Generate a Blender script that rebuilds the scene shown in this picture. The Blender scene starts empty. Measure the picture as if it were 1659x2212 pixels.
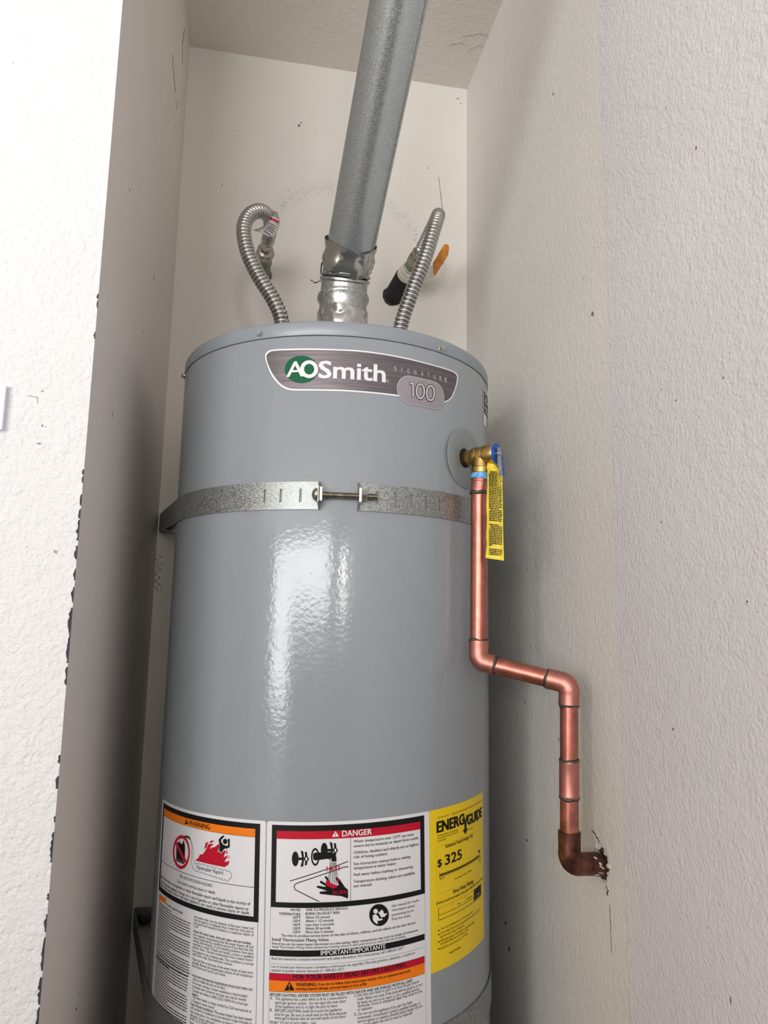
import bpy, bmesh, math, random
from mathutils import Vector, Matrix, noise
R = math.radians
S = bpy.context.scene
COL = S.collection
rnd = random.Random(7)

# ------------------------------------------------------------------ camera
CAM_Z = 1.32
FPX, PITCH, ROLL, YAW = 1564.58, 0.1529, 0.0180, 0.1808
fw = Vector((math.sin(YAW)*math.cos(PITCH), math.cos(YAW)*math.cos(PITCH), math.sin(PITCH)))
rt = Vector((math.cos(YAW), -math.sin(YAW), 0))
up = rt.cross(fw)
r2 = math.cos(ROLL)*rt + math.sin(ROLL)*up
u2 = -math.sin(ROLL)*rt + math.cos(ROLL)*up
cd = bpy.data.cameras.new('camera')
cam = bpy.data.objects.new('camera', cd)
COL.objects.link(cam)
M = Matrix((r2, u2, -fw)).transposed().to_4x4()
M.translation = Vector((0, 0, CAM_Z))
cam.matrix_world = M
cd.sensor_fit = 'HORIZONTAL'
cd.sensor_width = 36.0
cd.lens = FPX/1659*36.0
cd.clip_start = 0.02
S.camera = cam

# ------------------------------------------------------------------ world, daylight, exposure
W = bpy.data.worlds.new('world')
S.world = W
W.use_nodes = True
W.node_tree.nodes['Background'].inputs[0].default_value = (0.78, 0.88, 1.0, 1)
W.node_tree.nodes['Background'].inputs[1].default_value = 1.0
# daylight standing in the open garage door behind the camera
ld = bpy.data.lights.new('garage_door_daylight', 'AREA')
ld.shape = 'RECTANGLE'
ld.size, ld.size_y = 4.0, 1.6
ld.energy = 220
ld.color = (1.0, 0.99, 0.985)
lo = bpy.data.objects.new('garage_door_daylight', ld)
COL.objects.link(lo)
lo.location = (-2.55, -3.55, 1.40)
lo.rotation_euler = (R(90), 0, 0)      # local -Z looks along +Y, into the garage
# sunlit narrow side window in the same wall, to the right of the big door
l2 = bpy.data.lights.new('side_window_daylight', 'AREA')
l2.shape = 'RECTANGLE'; l2.size, l2.size_y = 0.22, 0.75
l2.energy = 13; l2.color = (1.0, 0.97, 0.92)
lo2 = bpy.data.objects.new('side_window_daylight', l2); COL.objects.link(lo2)
lo2.location = (0.15, -3.55, 1.58); lo2.rotation_euler = (R(90), 0, 0)
S.view_settings.view_transform = 'Standard'
S.view_settings.look = 'None'
S.view_settings.gamma = 1.0
S.view_settings.use_curve_mapping = False
S.view_settings.exposure = 0.22

# ------------------------------------------------------------------ node helpers
def lin(c):
    return tuple(((v/255)/12.92 if v/255 <= 0.04045 else ((v/255+0.055)/1.055)**2.4) for v in c) + (1,)

class Mat:
    def __init__(s, name):
        s.m = bpy.data.materials.new(name)
        s.m.use_nodes = True
        s.nt = s.m.node_tree
        s.b = s.nt.nodes['Principled BSDF']
        s.co = s.nt.nodes.new('ShaderNodeTexCoord').outputs['Object']
    def set(s, **k):
        for n, v in k.items():
            s.b.inputs[n.replace('_', ' ')].default_value = v
        return s
    def node(s, t, **k):
        n = s.nt.nodes.new(t)
        for a, v in k.items():
            setattr(n, a, v)
        return n
    def link(s, a, b):
        s.nt.links.new(a, b)
    def noise(s, scale, detail=2, rough=0.5, stretch=None):
        n = s.node('ShaderNodeTexNoise')
        n.inputs['Scale'].default_value = scale
        n.inputs['Detail'].default_value = detail
        n.inputs['Roughness'].default_value = rough
        if stretch:
            mp = s.node('ShaderNodeMapping')
            mp.inputs['Scale'].default_value = stretch
            s.link(s.co, mp.inputs[0]); s.link(mp.outputs[0], n.inputs['Vector'])
        else:
            s.link(s.co, n.inputs['Vector'])
        return n.outputs['Fac']
    def vor(s, scale, out='Color'):
        n = s.node('ShaderNodeTexVoronoi')
        n.inputs['Scale'].default_value = scale
        s.link(s.co, n.inputs['Vector'])
        return n.outputs[out]
    def ramp(s, src, stops):
        n = s.node('ShaderNodeValToRGB')
        e = n.color_ramp.elements
        while len(e) < len(stops):
            e.new(0.5)
        for i, (p, c) in enumerate(stops):
            e[i].position = p
            e[i].color = c if len(c) == 4 else tuple(c) + (1,)
        s.link(src, n.inputs[0])
        return n.outputs[0]
    def math(s, op, a, b=None, clamp=False):
        n = s.node('ShaderNodeMath', operation=op, use_clamp=clamp)
        for i, v in enumerate((a, b)):
            if v is None: continue
            if isinstance(v, (int, float)): n.inputs[i].default_value = v
            else: s.link(v, n.inputs[i])
        return n.outputs[0]
    def mix(s, fac, a, b):
        n = s.node('ShaderNodeMix', data_type='RGBA')
        for sock, v in ((n.inputs['Factor'], fac), (n.inputs[6], a), (n.inputs[7], b)):
            if isinstance(v, (int, float, tuple)): sock.default_value = v
            else: s.link(v, sock)
        return n.outputs[2]
    def col(s, src):
        s.link(src, s.b.inputs['Base Color']); return s
    def rough(s, src):
        s.link(src, s.b.inputs['Roughness']); return s
    def bump(s, h, dist, strength=1.0):
        n = s.node('ShaderNodeBump')
        n.inputs['Distance'].default_value = dist
        n.inputs['Strength'].default_value = strength
        s.link(h, n.inputs['Height'])
        s.link(n.outputs[0], s.b.inputs['Normal'])
        return s

MT = {}
def plain(name, c, rough=0.5, metal=0.0, var=0.0, vscale=40, **k):
    m = Mat(name)
    m.set(Base_Color=lin(c), Roughness=rough, Metallic=metal, **k)
    if var:
        f = m.noise(vscale, 4)
        lo_ = lin(tuple(v*(1-var) for v in c)); hi_ = lin(tuple(min(255, v*(1+var)) for v in c))
        m.col(m.ramp(f, [(0.3, lo_), (0.7, hi_)]))
    MT[name] = m.m
    return m

def wall_mat(name, c, b_scale, b_dist, dirt=0.5, soot=False):
    m = Mat(name)
    m.set(Roughness=0.62)
    m.b.inputs['Specular IOR Level'].default_value = 0.35
    big = m.noise(2.2, 4, 0.6)
    base = m.ramp(big, [(0.3, lin(tuple(v*0.965 for v in c))), (0.7, lin(c))])
    # small dark specks of dirt, sparse
    sp = m.noise(130, 1, 0.4)
    area = m.noise(9, 2)
    msk = m.math('MULTIPLY', m.math('GREATER_THAN', sp, 0.80), m.math('GREATER_THAN', area, 0.50))
    colr = m.mix(m.math('MULTIPLY', msk, dirt), base, lin((70, 62, 56)))
    if soot:  # speckled arc left by an old vent opening
        vd = m.node('ShaderNodeVectorMath', operation='DISTANCE')
        m.link(m.co, vd.inputs[0]); vd.inputs[1].default_value = (0.165, 1.4466, 2.075)
        rr = m.math('ABSOLUTE', m.math('SUBTRACT', vd.outputs['Value'], 0.182))
        ring = m.math('SUBTRACT', 1.0, m.math('DIVIDE', rr, 0.022), True)
        fine = m.math('GREATER_THAN', m.noise(420, 2, 0.6), 0.60)
        sx = m.node('ShaderNodeSeparateXYZ'); m.link(m.co, sx.inputs[0])
        hi = m.math('GREATER_THAN', sx.outputs[2], 2.14)
        k = m.math('MULTIPLY', m.math('MULTIPLY', ring, fine), m.math('MULTIPLY', hi, 0.6))
        colr = m.mix(k, colr, lin((95, 92, 88)))
    m.col(colr)
    n1 = m.noise(b_scale, 2, 0.55)
    n2 = m.noise(b_scale*0.38, 2, 0.5)
    h = m.math('ADD', m.math('MULTIPLY', n1, 0.65), m.math('MULTIPLY', n2, 0.6))
    m.bump(h, b_dist)
    MT[name] = m.m

wall_mat('paint_white_front', (225, 225, 225), 190, 0.0032, 0.5)
wall_mat('paint_alcove', (229, 222, 215), 230, 0.0007, 0.5)
wall_mat('paint_alcove_back', (228, 223, 216), 230, 0.0006, 0.45, soot=True)
wall_mat('paint_right', (224, 221, 223), 230, 0.0020, 0.4)
wall_mat('paint_right_alcove', (228, 225, 219), 240, 0.0015, 0.5)
wall_mat('paint_ceiling', (232, 224, 216), 170, 0.0018, 0.3)
wall_mat('drywall_bare', (150, 138, 122), 60, 0.0005, 0.3)
plain('concrete', (126, 122, 117), 0.85, var=0.12, vscale=6)
plain('platform_wood', (84, 66, 50), 0.75, var=0.15, vscale=12)

# tank enamel: grey, semi gloss, faint orange peel
m = Mat('tank_enamel'); m.set(Base_Color=lin((142, 148, 153)), Roughness=0.22)
m.b.inputs['Specular IOR Level'].default_value = 0.55
m.rough(m.ramp(m.noise(9, 3), [(0.3, (0.13,)*3), (0.7, (0.19,)*3)]))
m.bump(m.noise(170, 1), 0.00022)
MT['tank_enamel'] = m.m
m = Mat('lid_enamel'); m.set(Base_Color=lin((138, 145, 151)), Roughness=0.3)
m.bump(m.noise(150, 2), 0.0002); MT['lid_enamel'] = m.m

# zinc with crystal spangle
def zinc(name, c, scale, rough, spread, metal=0.85, relief=0.00012):
    m = Mat(name); m.set(Metallic=metal)
    sp = m.vor(scale)
    bw = m.node('ShaderNodeRGBToBW'); m.link(sp, bw.inputs[0])
    f = m.math('ADD', m.math('MULTIPLY', bw.outputs[0], 0.7), m.math('MULTIPLY', m.noise(scale*1.7, 3), 0.45))
    m.col(m.ramp(f, [(0.25, lin(tuple(v*(1-spread) for v in c))), (0.85, lin(tuple(min(255, v*(1+spread)) for v in c)))]))
    m.rough(m.ramp(f, [(0.3, (rough-0.1,)*3), (0.8, (rough+0.12,)*3)]))
    m.bump(f, relief)
    MT[name] = m.m
zinc('zinc_strap', (146, 149, 147), 800, 0.42, 0.26)
zinc('zinc_pipe', (182, 188, 190), 1100, 0.24, 0.04, relief=0.00004)
zinc('zinc_collar', (172, 174, 172), 300, 0.30, 0.06)
m = Mat('foil_tape'); m.set(Base_Color=lin((200, 200, 197)), Metallic=1.0, Roughness=0.2)
m.bump(m.noise(35, 2), 0.0012); MT['foil_tape'] = m.m
plain('stainless', (188, 187, 184), 0.24, 1.0, 0.05, 60)
plain('steel_bright', (200, 198, 192), 0.22, 1.0, 0.06, 90)
plain('nut_steel', (165, 160, 148), 0.3, 1.0, 0.1, 120)
plain('patina_brass', (128, 138, 118), 0.6, 0.3, 0.2, 150)
plain('brass', (176, 146, 88), 0.33, 1.0, 0.12, 150)
m = plain('copper', (186, 118, 104), 0.36, 1.0, 0.09, 55)
m.bump(m.noise(500, 2, 0.5, (1, 1, 0.15)), 0.00008)
plain('copper_fitting', (196, 132, 120), 0.44, 1.0, 0.06, 50)
m = plain('copper_aged', (98, 64, 54), 0.42, 0.9, 0.35, 60)
plain('copper_stained', (166, 108, 92), 0.4, 1.0, 0.28, 45)
plain('solder', (98, 98, 92), 0.5, 0.8, 0.2, 300)
plain('flux_residue', (40, 38, 36), 0.7, 0.0)
plain('thread_tape', (96, 160, 218), 0.55, 0.0, 0.2, 160)
plain('foam_black', (26, 25, 26), 0.8, 0.0, 0.2, 90)
plain('pipe_dope_white', (205, 199, 186), 0.7, 0.0, 0.1, 120)
plain('handle_orange', (196, 122, 34), 0.45, 0.0, 0.12, 90)
plain('plastic_white', (226, 226, 238), 0.4)
plain('plastic_blue', (44, 84, 168), 0.4, 0.2, 0.25, 300)
plain('washer_grey', (128, 134, 137), 0.32, 0.0)
plain('recess_black', (14, 13, 13), 0.9)
plain('gap_black', (18, 18, 20), 0.9)
plain('tag_paper', (188, 185, 180), 0.6, 0.0, 0.06, 60)
plain('tag_yellow', (232, 208, 62), 0.5, 0.0, 0.05, 50)
plain('strap_dark', (88, 90, 90), 0.55, 0.7, 0.2, 200)
plain('plaster_torn', (196, 188, 178), 0.9, 0.0, 0.12, 120)
plain('chip_dark', (52, 52, 58), 0.8, 0.0, 0.15, 200)
plain('crack_dark', (66, 56, 47), 0.9)
plain('bug_brown', (92, 44, 40), 0.8)
plain('mark_grey', (120, 116, 110), 0.8)
# prints
INK = dict(black=(20, 19, 20), white=(226, 226, 226), red=(186, 18, 46), orange=(238, 124, 24), thin=(60, 60, 92),
           grey=(84, 84, 84), grey2=(150, 150, 150), olive=(72, 62, 12), yellow=(238, 204, 8), border=(232, 232, 232),
           green=(0, 88, 54), silver=(196, 194, 196), shadow=(74, 70, 74), border2=(200, 198, 200))
for n_, c_ in INK.items():
    plain('print_'+n_, c_, 0.45).b.inputs['Specular IOR Level'].default_value = 0.2
plain('label_paper', (222, 222, 224), 0.4)
plain('label_yellow', (238, 204, 8), 0.42)
m = plain('badge_metal', (112, 106, 110), 0.3, 0.75)
m.bump(m.noise(260, 2, 0.5, (0.03, 0.03, 1)), 0.0001)
m.col(m.ramp(m.noise(420, 3, 0.6, (0.03, 0.03, 1)), [(0.3, lin((98, 93, 97))), (0.7, lin((126, 120, 124)))]))
plain('badge_pill', (158, 152, 158), 0.35, 0.4)

# ------------------------------------------------------------------ object helpers
def obj(name, bm, mat, parent=None, smooth=False, kind=None):
    me = bpy.data.meshes.new(name)
    bmesh.ops.recalc_face_normals(bm, faces=bm.faces)
    bm.to_mesh(me); bm.free()
    me.materials.append(MT[mat])
    if smooth:
        for p_ in me.polygons: p_.use_smooth = True
    o = bpy.data.objects.new(name, me)
    COL.objects.link(o)
    if parent: o.parent = parent
    if kind: o['kind'] = kind
    return o
def autosmooth(o, ang=35):
    me = o.data
    for p_ in me.polygons: p_.use_smooth = True
    bm = bmesh.new(); bm.from_mesh(me)
    for e in bm.edges:
        if len(e.link_faces) == 2 and e.calc_face_angle(0) > R(ang): e.smooth = False
    bm.to_mesh(me); bm.free()
    return o
def thing(name, label, cat, group=None):
    o = bpy.data.objects.new(name, None); COL.objects.link(o)
    o.empty_display_size = 0.05
    o['label'] = label; o['category'] = cat
    if group: o['group'] = group
    return o
def tag(o, label, cat, group=None):
    o['label'] = label; o['category'] = cat
    if group: o['group'] = group
    return o
def base_at(e, loc):
    """put an Empty at its thing's base, its parts staying where they are"""
    e.location = loc
    for c in e.children:
        c.matrix_parent_inverse = Matrix.Translation(-Vector(loc))
    return e
def box(bm, x0, x1, y0, y1, z0, z1, bev=0):
    vs = [bm.verts.new((x, y, z)) for x in (x0, x1) for y in (y0, y1) for z in (z0, z1)]
    fs = [bm.faces.new([vs[i] for i in q]) for q in ((0,1,3,2),(4,6,7,5),(0,4,5,1),(2,3,7,6),(0,2,6,4),(1,5,7,3))]
    if bev:
        es = list({e for f in fs for e in f.edges})
        bmesh.ops.bevel(bm, geom=es, offset=bev, segments=2, affect='EDGES', profile=0.5)
    return bm
def frame_of(t):
    t = t.normalized()
    a = Vector((0, 0, 1)) if abs(t.z) < 0.9 else Vector((1, 0, 0))
    e1 = a.cross(t).normalized()
    return e1, t.cross(e1), t
def lathe(bm, prof, origin, axis, seg=32, caps=True, facet=None):
    """prof: (radius, height along the axis)"""
    e1, e2, t = frame_of(Vector(axis)); o = Vector(origin)
    rows = []
    for r, h in prof:
        rows.append([bm.verts.new(o + t*h + (e1*math.cos(2*math.pi*i/seg) + e2*math.sin(2*math.pi*i/seg))*r) for i in range(seg)])
    for a, b in zip(rows[:-1], rows[1:]):
        for i in range(seg):
            bm.faces.new((a[i], a[(i+1) % seg], b[(i+1) % seg], b[i]))
    if caps:
        bm.faces.new(list(reversed(rows[0]))); bm.faces.new(rows[-1])
    return bm
def spline(pts, step):
    pts = [Vector(p_) for p_ in pts]
    P = [pts[0]*2-pts[1]] + pts + [pts[-1]*2-pts[-2]]
    out = []
    for i in range(1, len(P)-2):
        a, b, c, d = P[i-1:i+3]
        n = max(2, int((c-b).length/step*4))
        for j in range(n):
            t = j/n
            out.append(0.5*((2*b)+(c-a)*t+(2*a-5*b+4*c-d)*t*t+(3*b-a-3*c+d)*t**3))
    out.append(pts[-1])
    res = [out[0]]; acc = 0; last = out[0]
    for q in out[1:]:                      # even spacing
        while (q-last).length >= step:
            last = last + (q-last).normalized()*step
            res.append(last)
    res.append(out[-1])
    return res
def sweep(bm, pts, rad, seg=16, caps=True, closed=False):
    n = len(pts)
    tan = []
    for i in range(n):
        if closed: tan.append((pts[(i+1) % n]-pts[i-1]).normalized())
        else: tan.append((pts[min(i+1, n-1)]-pts[max(i-1, 0)]).normalized())
    e1, e2, _ = frame_of(tan[0])
    rows = []
    for i in range(n):
        t = tan[i]
        e1 = (e1 - t*e1.dot(t)).normalized(); e2 = t.cross(e1)
        r = rad(i) if callable(rad) else rad
        rows.append([bm.verts.new(pts[i] + (e1*math.cos(2*math.pi*j/seg)+e2*math.sin(2*math.pi*j/seg))*r) for j in range(seg)])
    rng = range(n) if closed else range(n-1)
    for i in rng:
        a, b = rows[i], rows[(i+1) % n]
        for j in range(seg):
            bm.faces.new((a[j], a[(j+1) % seg], b[(j+1) % seg], b[j]))
    if caps and not closed:
        bm.faces.new(list(reversed(rows[0]))); bm.faces.new(rows[-1])
    return bm
def prism(bm, pts, thick):
    """closed 3D polygon given thickness vector"""
    th = Vector(thick)
    a = [bm.verts.new(Vector(p_)) for p_ in pts]; b = [bm.verts.new(Vector(p_)+th) for p_ in pts]
    bm.faces.new(a); bm.faces.new(list(reversed(b)))
    n = len(a)
    for i in range(n):
        bm.faces.new((a[i], b[i], b[(i+1) % n], a[(i+1) % n]))
    return bm

# ------------------------------------------------------------------ tank frame
CX, CY, TR = 0.1269, 1.1279, 0.24
Z_TOP, Z_SEAM, Z_LAB, KLAB = 1.7089, 1.6877, 1.0907, 0.0252
XL, XR, YB, YF, ZC = -0.1796, 0.4403, 1.4466, 0.8043, 2.5412
def on_tank(s, z, off=0.0):
    th = s/TR
    return Vector((CX+(TR+off)*math.sin(th), CY-(TR+off)*math.cos(th), z))
def lab_map(a, d):
    c = 1/math.sqrt(1+KLAB*KLAB); k = KLAB*c
    return a*c+d*k, Z_LAB+a*k-d*c
# ------------------------------------------------------------------ prints, measured in millimetres on the tank
DANGER=[
('P','black',[(-90.62,3.97),(98.25,3.97),(98.25,10.42),(-90.62,10.42)]),
('P','black',[(-90.62,88.26),(98.25,88.26),(98.25,93.96),(-90.62,93.96)]),
('P','black',[(-90.62,10.42),(-84.72,10.42),(-84.72,88.26),(-90.62,88.26)]),
('P','black',[(92.17,10.42),(98.25,10.42),(98.25,88.26),(92.17,88.26)]),
('P','red',[(-84.72,10.42),(92.17,10.42),(92.17,19.3),(-84.72,19.3)]),
('P','black',[(1.89,19.3),(2.29,19.3),(2.29,88.26),(1.89,88.26)]),
('T', 'white', 'DANGER', -7.87, 17.09, 35.2, 6.37, 1),
('P','white',[(-15.74,10.67),(-11.62,16.91),(-19.81,17.04)]),
('P','red2',[(-16.22,12.6),(-15.01,12.65),(-15.37,15.38),(-15.85,15.36)]),
('P','red2',[(-15.12,16.19),(-15.26,16.5),(-15.6,16.62),(-15.94,16.48),(-16.09,16.15),(-15.95,15.83),(-15.61,15.71),(-15.26,15.86)]),
('T', 'black', 'Water temperature over 125ºF can cause', 5.77, 24.97, 77.04, 3.13, 0.6),
('T', 'black', 'severe burns instantly or death from scalds.', 5.76, 30.12, 83.9, 3.13, 0.6),
('T', 'black', 'Children, disabled and elderly are at highest', 5.76, 37.31, 84.12, 3.13, 0.6),
('T', 'black', 'risk of being scalded.', 5.75, 42.32, 41.08, 3.13, 0.6),
('T', 'black', 'See instruction manual before setting', 5.75, 49.82, 71.65, 3.13, 0.6),
('T', 'black', 'temperature at water heater.', 5.75, 54.58, 53.07, 3.13, 0.6),
('T', 'black', 'Feel water before bathing or showering.', 5.74, 61.71, 75.61, 3.13, 0.6),
('T', 'black', 'Temperature limiting valves are available,', 5.37, 69.24, 78.85, 3.13, 0.6),
('T', 'black', 'see manual.', 5.37, 74.08, 22.62, 3.13, 0.6),
('T', 'black', 'WATER', -67.29, 97.47, 11.74, 2.78, 0.6),
('T', 'black', 'TEMPERATURE', -80.58, 102.02, 25.08, 2.78, 0.6),
('T', 'black', '160ºF', -64.06, 105.46, 8.6, 2.78, 0.6),
('T', 'black', '150ºF', -64.02, 109.32, 8.59, 2.78, 0.6),
('T', 'black', '140ºF', -63.97, 113.39, 8.58, 2.78, 0.6),
('T', 'black', '130ºF', -63.92, 117.35, 8.58, 2.78, 0.6),
('T', 'black', '120ºF', -63.87, 121.18, 8.57, 2.78, 0.6),
('T', 'black', 'TIME TO PRODUCE SERIOUS', -49.6, 97.28, 48.08, 2.78, 0.6),
('T', 'black', 'BURNS ON ADULT SKIN', -49.57, 101.37, 38.48, 2.78, 0.6),
('T', 'black', 'About 1/2 second', -49.53, 105.23, 27.54, 2.78, 0.6),
('T', 'black', 'About 1 1/2 seconds', -49.5, 109.09, 31.9, 2.78, 0.6),
('T', 'black', 'Less than 5 seconds', -49.46, 113.16, 32.23, 2.78, 0.6),
('T', 'black', 'About 30 seconds', -49.42, 117.12, 28.31, 2.78, 0.6),
('T', 'black', 'More than 5 minutes', -49.39, 120.96, 31.83, 2.78, 0.6),
('T', 'black', 'See manual for more', 52.12, 101.21, 36.96, 3.13, 0),
('T', 'black', 'information about', 52.08, 105.97, 30.68, 3.13, 0),
('T', 'black', 'preventing burns', 52.05, 111.07, 29.48, 3.13, 0),
('T', 'black', 'from hot water.', 52.01, 115.82, 25.83, 3.13, 0),
('T', 'black', 'The time to produce serious burns on the skin of infants, children, and the elderly can be even shorter.', -77.78, 124.91, 162.39, 2.78, 0.5),
('T', 'black', 'Install Thermostatic Mixing Valves', -88.34, 129.84, 65.16, 3.48, 0.6),
('T', 'black', 'Even if you set the water heater thermostat to a low setting, higher temperatures may occur in certain circumstances.', -88.27, 133.88, 176.2, 2.66, 0.5),
('T', 'black', 'Install Thermostatic Mixing Valves (temperature limiting valves) at each point-of-use to reduce the risk of scalding.', -88.21, 137.27, 158.71, 2.66, 0.1),
('P','black',[(-90.64,139.17),(97.04,139.17),(97.04,145.82),(-90.64,145.82)]),
('T', 'white', 'IMPORTANT/IMPORTANTE', -31.93, 144.33, 75.49, 4.87, 0.7),
('T', 'black', 'Read the manual for complete instructions and safety information. For a free manual, call 1-800-821-2017', -88.36, 149.81, 155.66, 2.9, 0.1),
('P','black',[(-90.99,153.68),(96.84,153.68),(96.84,153.93),(-90.99,153.93)]),
('T', 'black', 'Lea el manual para instrucciones completas e información de seguridad. Manuales gratuitos, etiquetas, o rótulos en', -88.45, 158.18, 170.9, 2.9, 0.1),
('T', 'black', 'español se pueden obtener llamando al 1-800-821-2017.', -88.63, 162.09, 83.93, 2.9, 0.1),
('P','red',[(-91.17,163.99),(96.7,163.99),(96.7,171.12),(-91.17,171.12)]),
('P','orange',[(-91.16,171.23),(96.6,171.23),(96.6,182.96),(-91.16,182.96)]),
('P','black',[(-91.04,171.12),(96.61,171.12),(96.61,171.42),(-91.04,171.42)]),
('P','black',[(-90.94,182.96),(96.45,182.96),(96.45,183.26),(-90.94,183.26)]),
('P','black',[(-91.17,163.78),(96.7,163.78),(96.7,164.08),(-91.17,164.08)]),
('T', 'black2', 'FOR YOUR SAFETY READ BEFORE LIGHTING', -63.06, 168.98, 131.85, 4.63, 0.8),
('P','black2',[(-67.4,171.77),(-61.39,180.66),(-73.22,181.32)]),
('P','orange2',[(-68.2,174.16),(-66.54,174.12),(-66.97,177.89),(-67.68,177.91)]),
('P','orange2',[(-66.59,179.6),(-66.79,180.06),(-67.29,180.26),(-67.8,180.08),(-68.01,179.64),(-67.81,179.17),(-67.31,178.97),(-66.81,179.15)]),
('T', 'black2', 'WARNING:', -59.79, 176.45, 23.5, 3.71, 0.8),
('T', 'black2', 'If you do not follow these instructions exactly, a fire or explosion may result', -34.66, 176.05, 110.41, 2.9, 0.5),
('T', 'black2', 'causing property damage, personal injury or loss of life.', -59.74, 180.21, 80.77, 2.9, 0.5),
('T', 'black', 'BEFORE LIGHTING: ENTIRE SYSTEM MUST BE FILLED WITH WATER AND AIR PURGED FROM ALL LINES', -89.5, 187.79, 168.42, 3.13, 0.6),
('T', 'black', 'A.', -89.44, 191.53, 2.8, 3.13, 0.2),
('T', 'black', 'This appliance has a pilot which is lit by a piezo-electric', -83.85, 191.59, 81.79, 3.13, 0.2),
('T', 'black', 'spark gas ignition system.  Do not open the inner door', -83.79, 195.65, 80.54, 3.13, 0.2),
('T', 'black', 'of the appliance and try to light the pilot by hand.', -83.72, 199.6, 70.85, 3.13, 0.2),
('T', 'black', 'B.', -89.45, 203.82, 2.79, 3.13, 0.2),
('T', 'black', 'BEFORE LIGHTING smell all around the appliance', -83.65, 203.85, 75.47, 3.13, 0.2),
('T', 'black', 'area for gas. Be sure to smell next to the floor because', -83.94, 207.81, 81.3, 3.13, 0.2),
('T', 'black', 'some gas is heavier than air and will settle on the floor.', -83.88, 211.52, 80.88, 3.13, 0.2),
('T', 'black', 'WHAT TO DO IF YOU SMELL GAS', -89.83, 216.6, 52.88, 3.13, 0.2),
('T', 'black', 'C.Use only your hand to push in or turn the gas control', 6.26, 191.03, 81.42, 3.13, 0.2),
('T', 'black', 'knob. Never use tools. If the knob will not push in or turn', 10.08, 195.26, 83.12, 3.13, 0.2),
('T', 'black', 'by hand, do not try to repair it, call a qualified service', 10.08, 199.14, 77.8, 3.13, 0.2),
('T', 'black', 'technician. Force or attempted repair may result in a fire', 10.07, 202.59, 82.58, 3.13, 0.2),
('T', 'black', 'or explosion.', 10.07, 206.36, 17.76, 3.13, 0.2),
('T', 'black', 'D. Do not use this appliance if any part has been', 6.24, 210.94, 71.99, 3.13, 0.2),
('T', 'black', 'underwater. Immediately contact a qualified installer or', 10.06, 214.95, 80.17, 3.13, 0.2),
('T', 'black', 'service agency to replace a flooded water heater. Do not', 10.05, 218.7, 82.85, 3.13, 0.2),
('T', 'black', 'attempt to repair the unit! It must be replaced!', 10.05, 222.45, 68.06, 3.13, 0.2),
('P','thin',[(-90.87,93.96),(-90.69,93.96),(-90.69,240.0),(-90.87,240.0)]),
('P','thin',[(98.07,93.96),(98.25,93.96),(98.25,240.0),(98.07,240.0)]),
('P','black',[(-58.19,40.78),(-58.27,42.59),(-58.55,44.31),(-59.0,45.85),(-59.62,47.14),(-60.37,48.11),(-61.2,48.72),(-62.09,48.94),(-62.98,48.75),(-63.83,48.16),(-64.6,47.21),(-65.25,45.94),(-65.75,44.41),(-66.07,42.7),(-66.19,40.89),(-66.11,39.08),(-65.84,37.35),(-65.38,35.8),(-64.76,34.5),(-64.01,33.52),(-63.17,32.9),(-62.28,32.68),(-61.38,32.88),(-60.53,33.47),(-59.76,34.43),(-59.12,35.71),(-58.62,37.25),(-58.31,38.97)]),
('P','black',[(-59.17,39.32),(-53.14,39.28),(-53.11,42.1),(-59.14,42.14)]),
('P','black',[(-55.99,31.49),(-52.84,32.83),(-52.05,40.18),(-52.03,41.87),(-52.92,49.2),(-56.05,49.21),(-54.19,43.01),(-54.47,38.49)]),
('P','black',[(-51.15,33.06),(-48.75,33.06),(-48.11,37.93),(-46.04,40.99),(-47.94,43.57),(-48.86,47.74),(-51.02,47.73),(-50.58,43.57),(-52.77,40.75),(-50.63,37.92)]),
('P','white',[(-48.08,40.75),(-48.23,41.71),(-48.67,42.41),(-49.26,42.66),(-49.87,42.41),(-50.31,41.7),(-50.48,40.74),(-50.33,39.79),(-49.9,39.08),(-49.3,38.83),(-48.7,39.09),(-48.25,39.79)]),
('P','black',[(-24.68,31.66),(-24.77,33.48),(-25.05,35.2),(-25.52,36.73),(-26.14,38.0),(-26.88,38.95),(-27.71,39.52),(-28.59,39.7),(-29.47,39.47),(-30.3,38.85),(-31.06,37.86),(-31.69,36.56),(-32.17,35.0),(-32.47,33.27),(-32.58,31.45),(-32.49,29.64),(-32.21,27.91),(-31.75,26.37),(-31.13,25.09),(-30.38,24.14),(-29.55,23.55),(-28.67,23.37),(-27.79,23.6),(-26.95,24.23),(-26.2,25.22),(-25.56,26.54),(-25.09,28.1),(-24.78,29.84)]),
('P','black',[(-25.64,30.16),(-19.65,30.36),(-19.64,33.2),(-25.63,33.0)]),
('P','black',[(-22.44,22.42),(-19.31,23.89),(-18.56,31.31),(-18.56,33.02),(-19.49,40.35),(-22.61,40.23),(-20.71,34.07),(-20.97,29.52)]),
('P','black',[(-17.63,24.19),(-15.22,24.28),(-14.61,29.21),(-12.55,32.37),(-14.47,34.89),(-15.42,39.05),(-17.58,38.96),(-17.11,34.78),(-19.28,31.85),(-17.13,29.1)]),
('P','white',[(-14.6,32.05),(-14.76,33.01),(-15.19,33.69),(-15.8,33.93),(-16.4,33.64),(-16.84,32.92),(-17.0,31.95),(-16.84,30.99),(-16.41,30.3),(-15.81,30.06),(-15.2,30.35),(-14.76,31.08)]),
('P','black',[(-34.09,38.78),(-34.16,40.46),(-35.81,40.04),(-35.77,38.74)]),
('P','black',[(-34.16,40.46),(-34.37,42.09),(-35.94,41.29),(-35.81,40.04)]),
('P','black',[(-34.37,42.09),(-34.72,43.62),(-36.17,42.46),(-35.94,41.29)]),
('P','black',[(-34.72,43.62),(-35.2,45.0),(-36.49,43.52),(-36.17,42.46)]),
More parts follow.
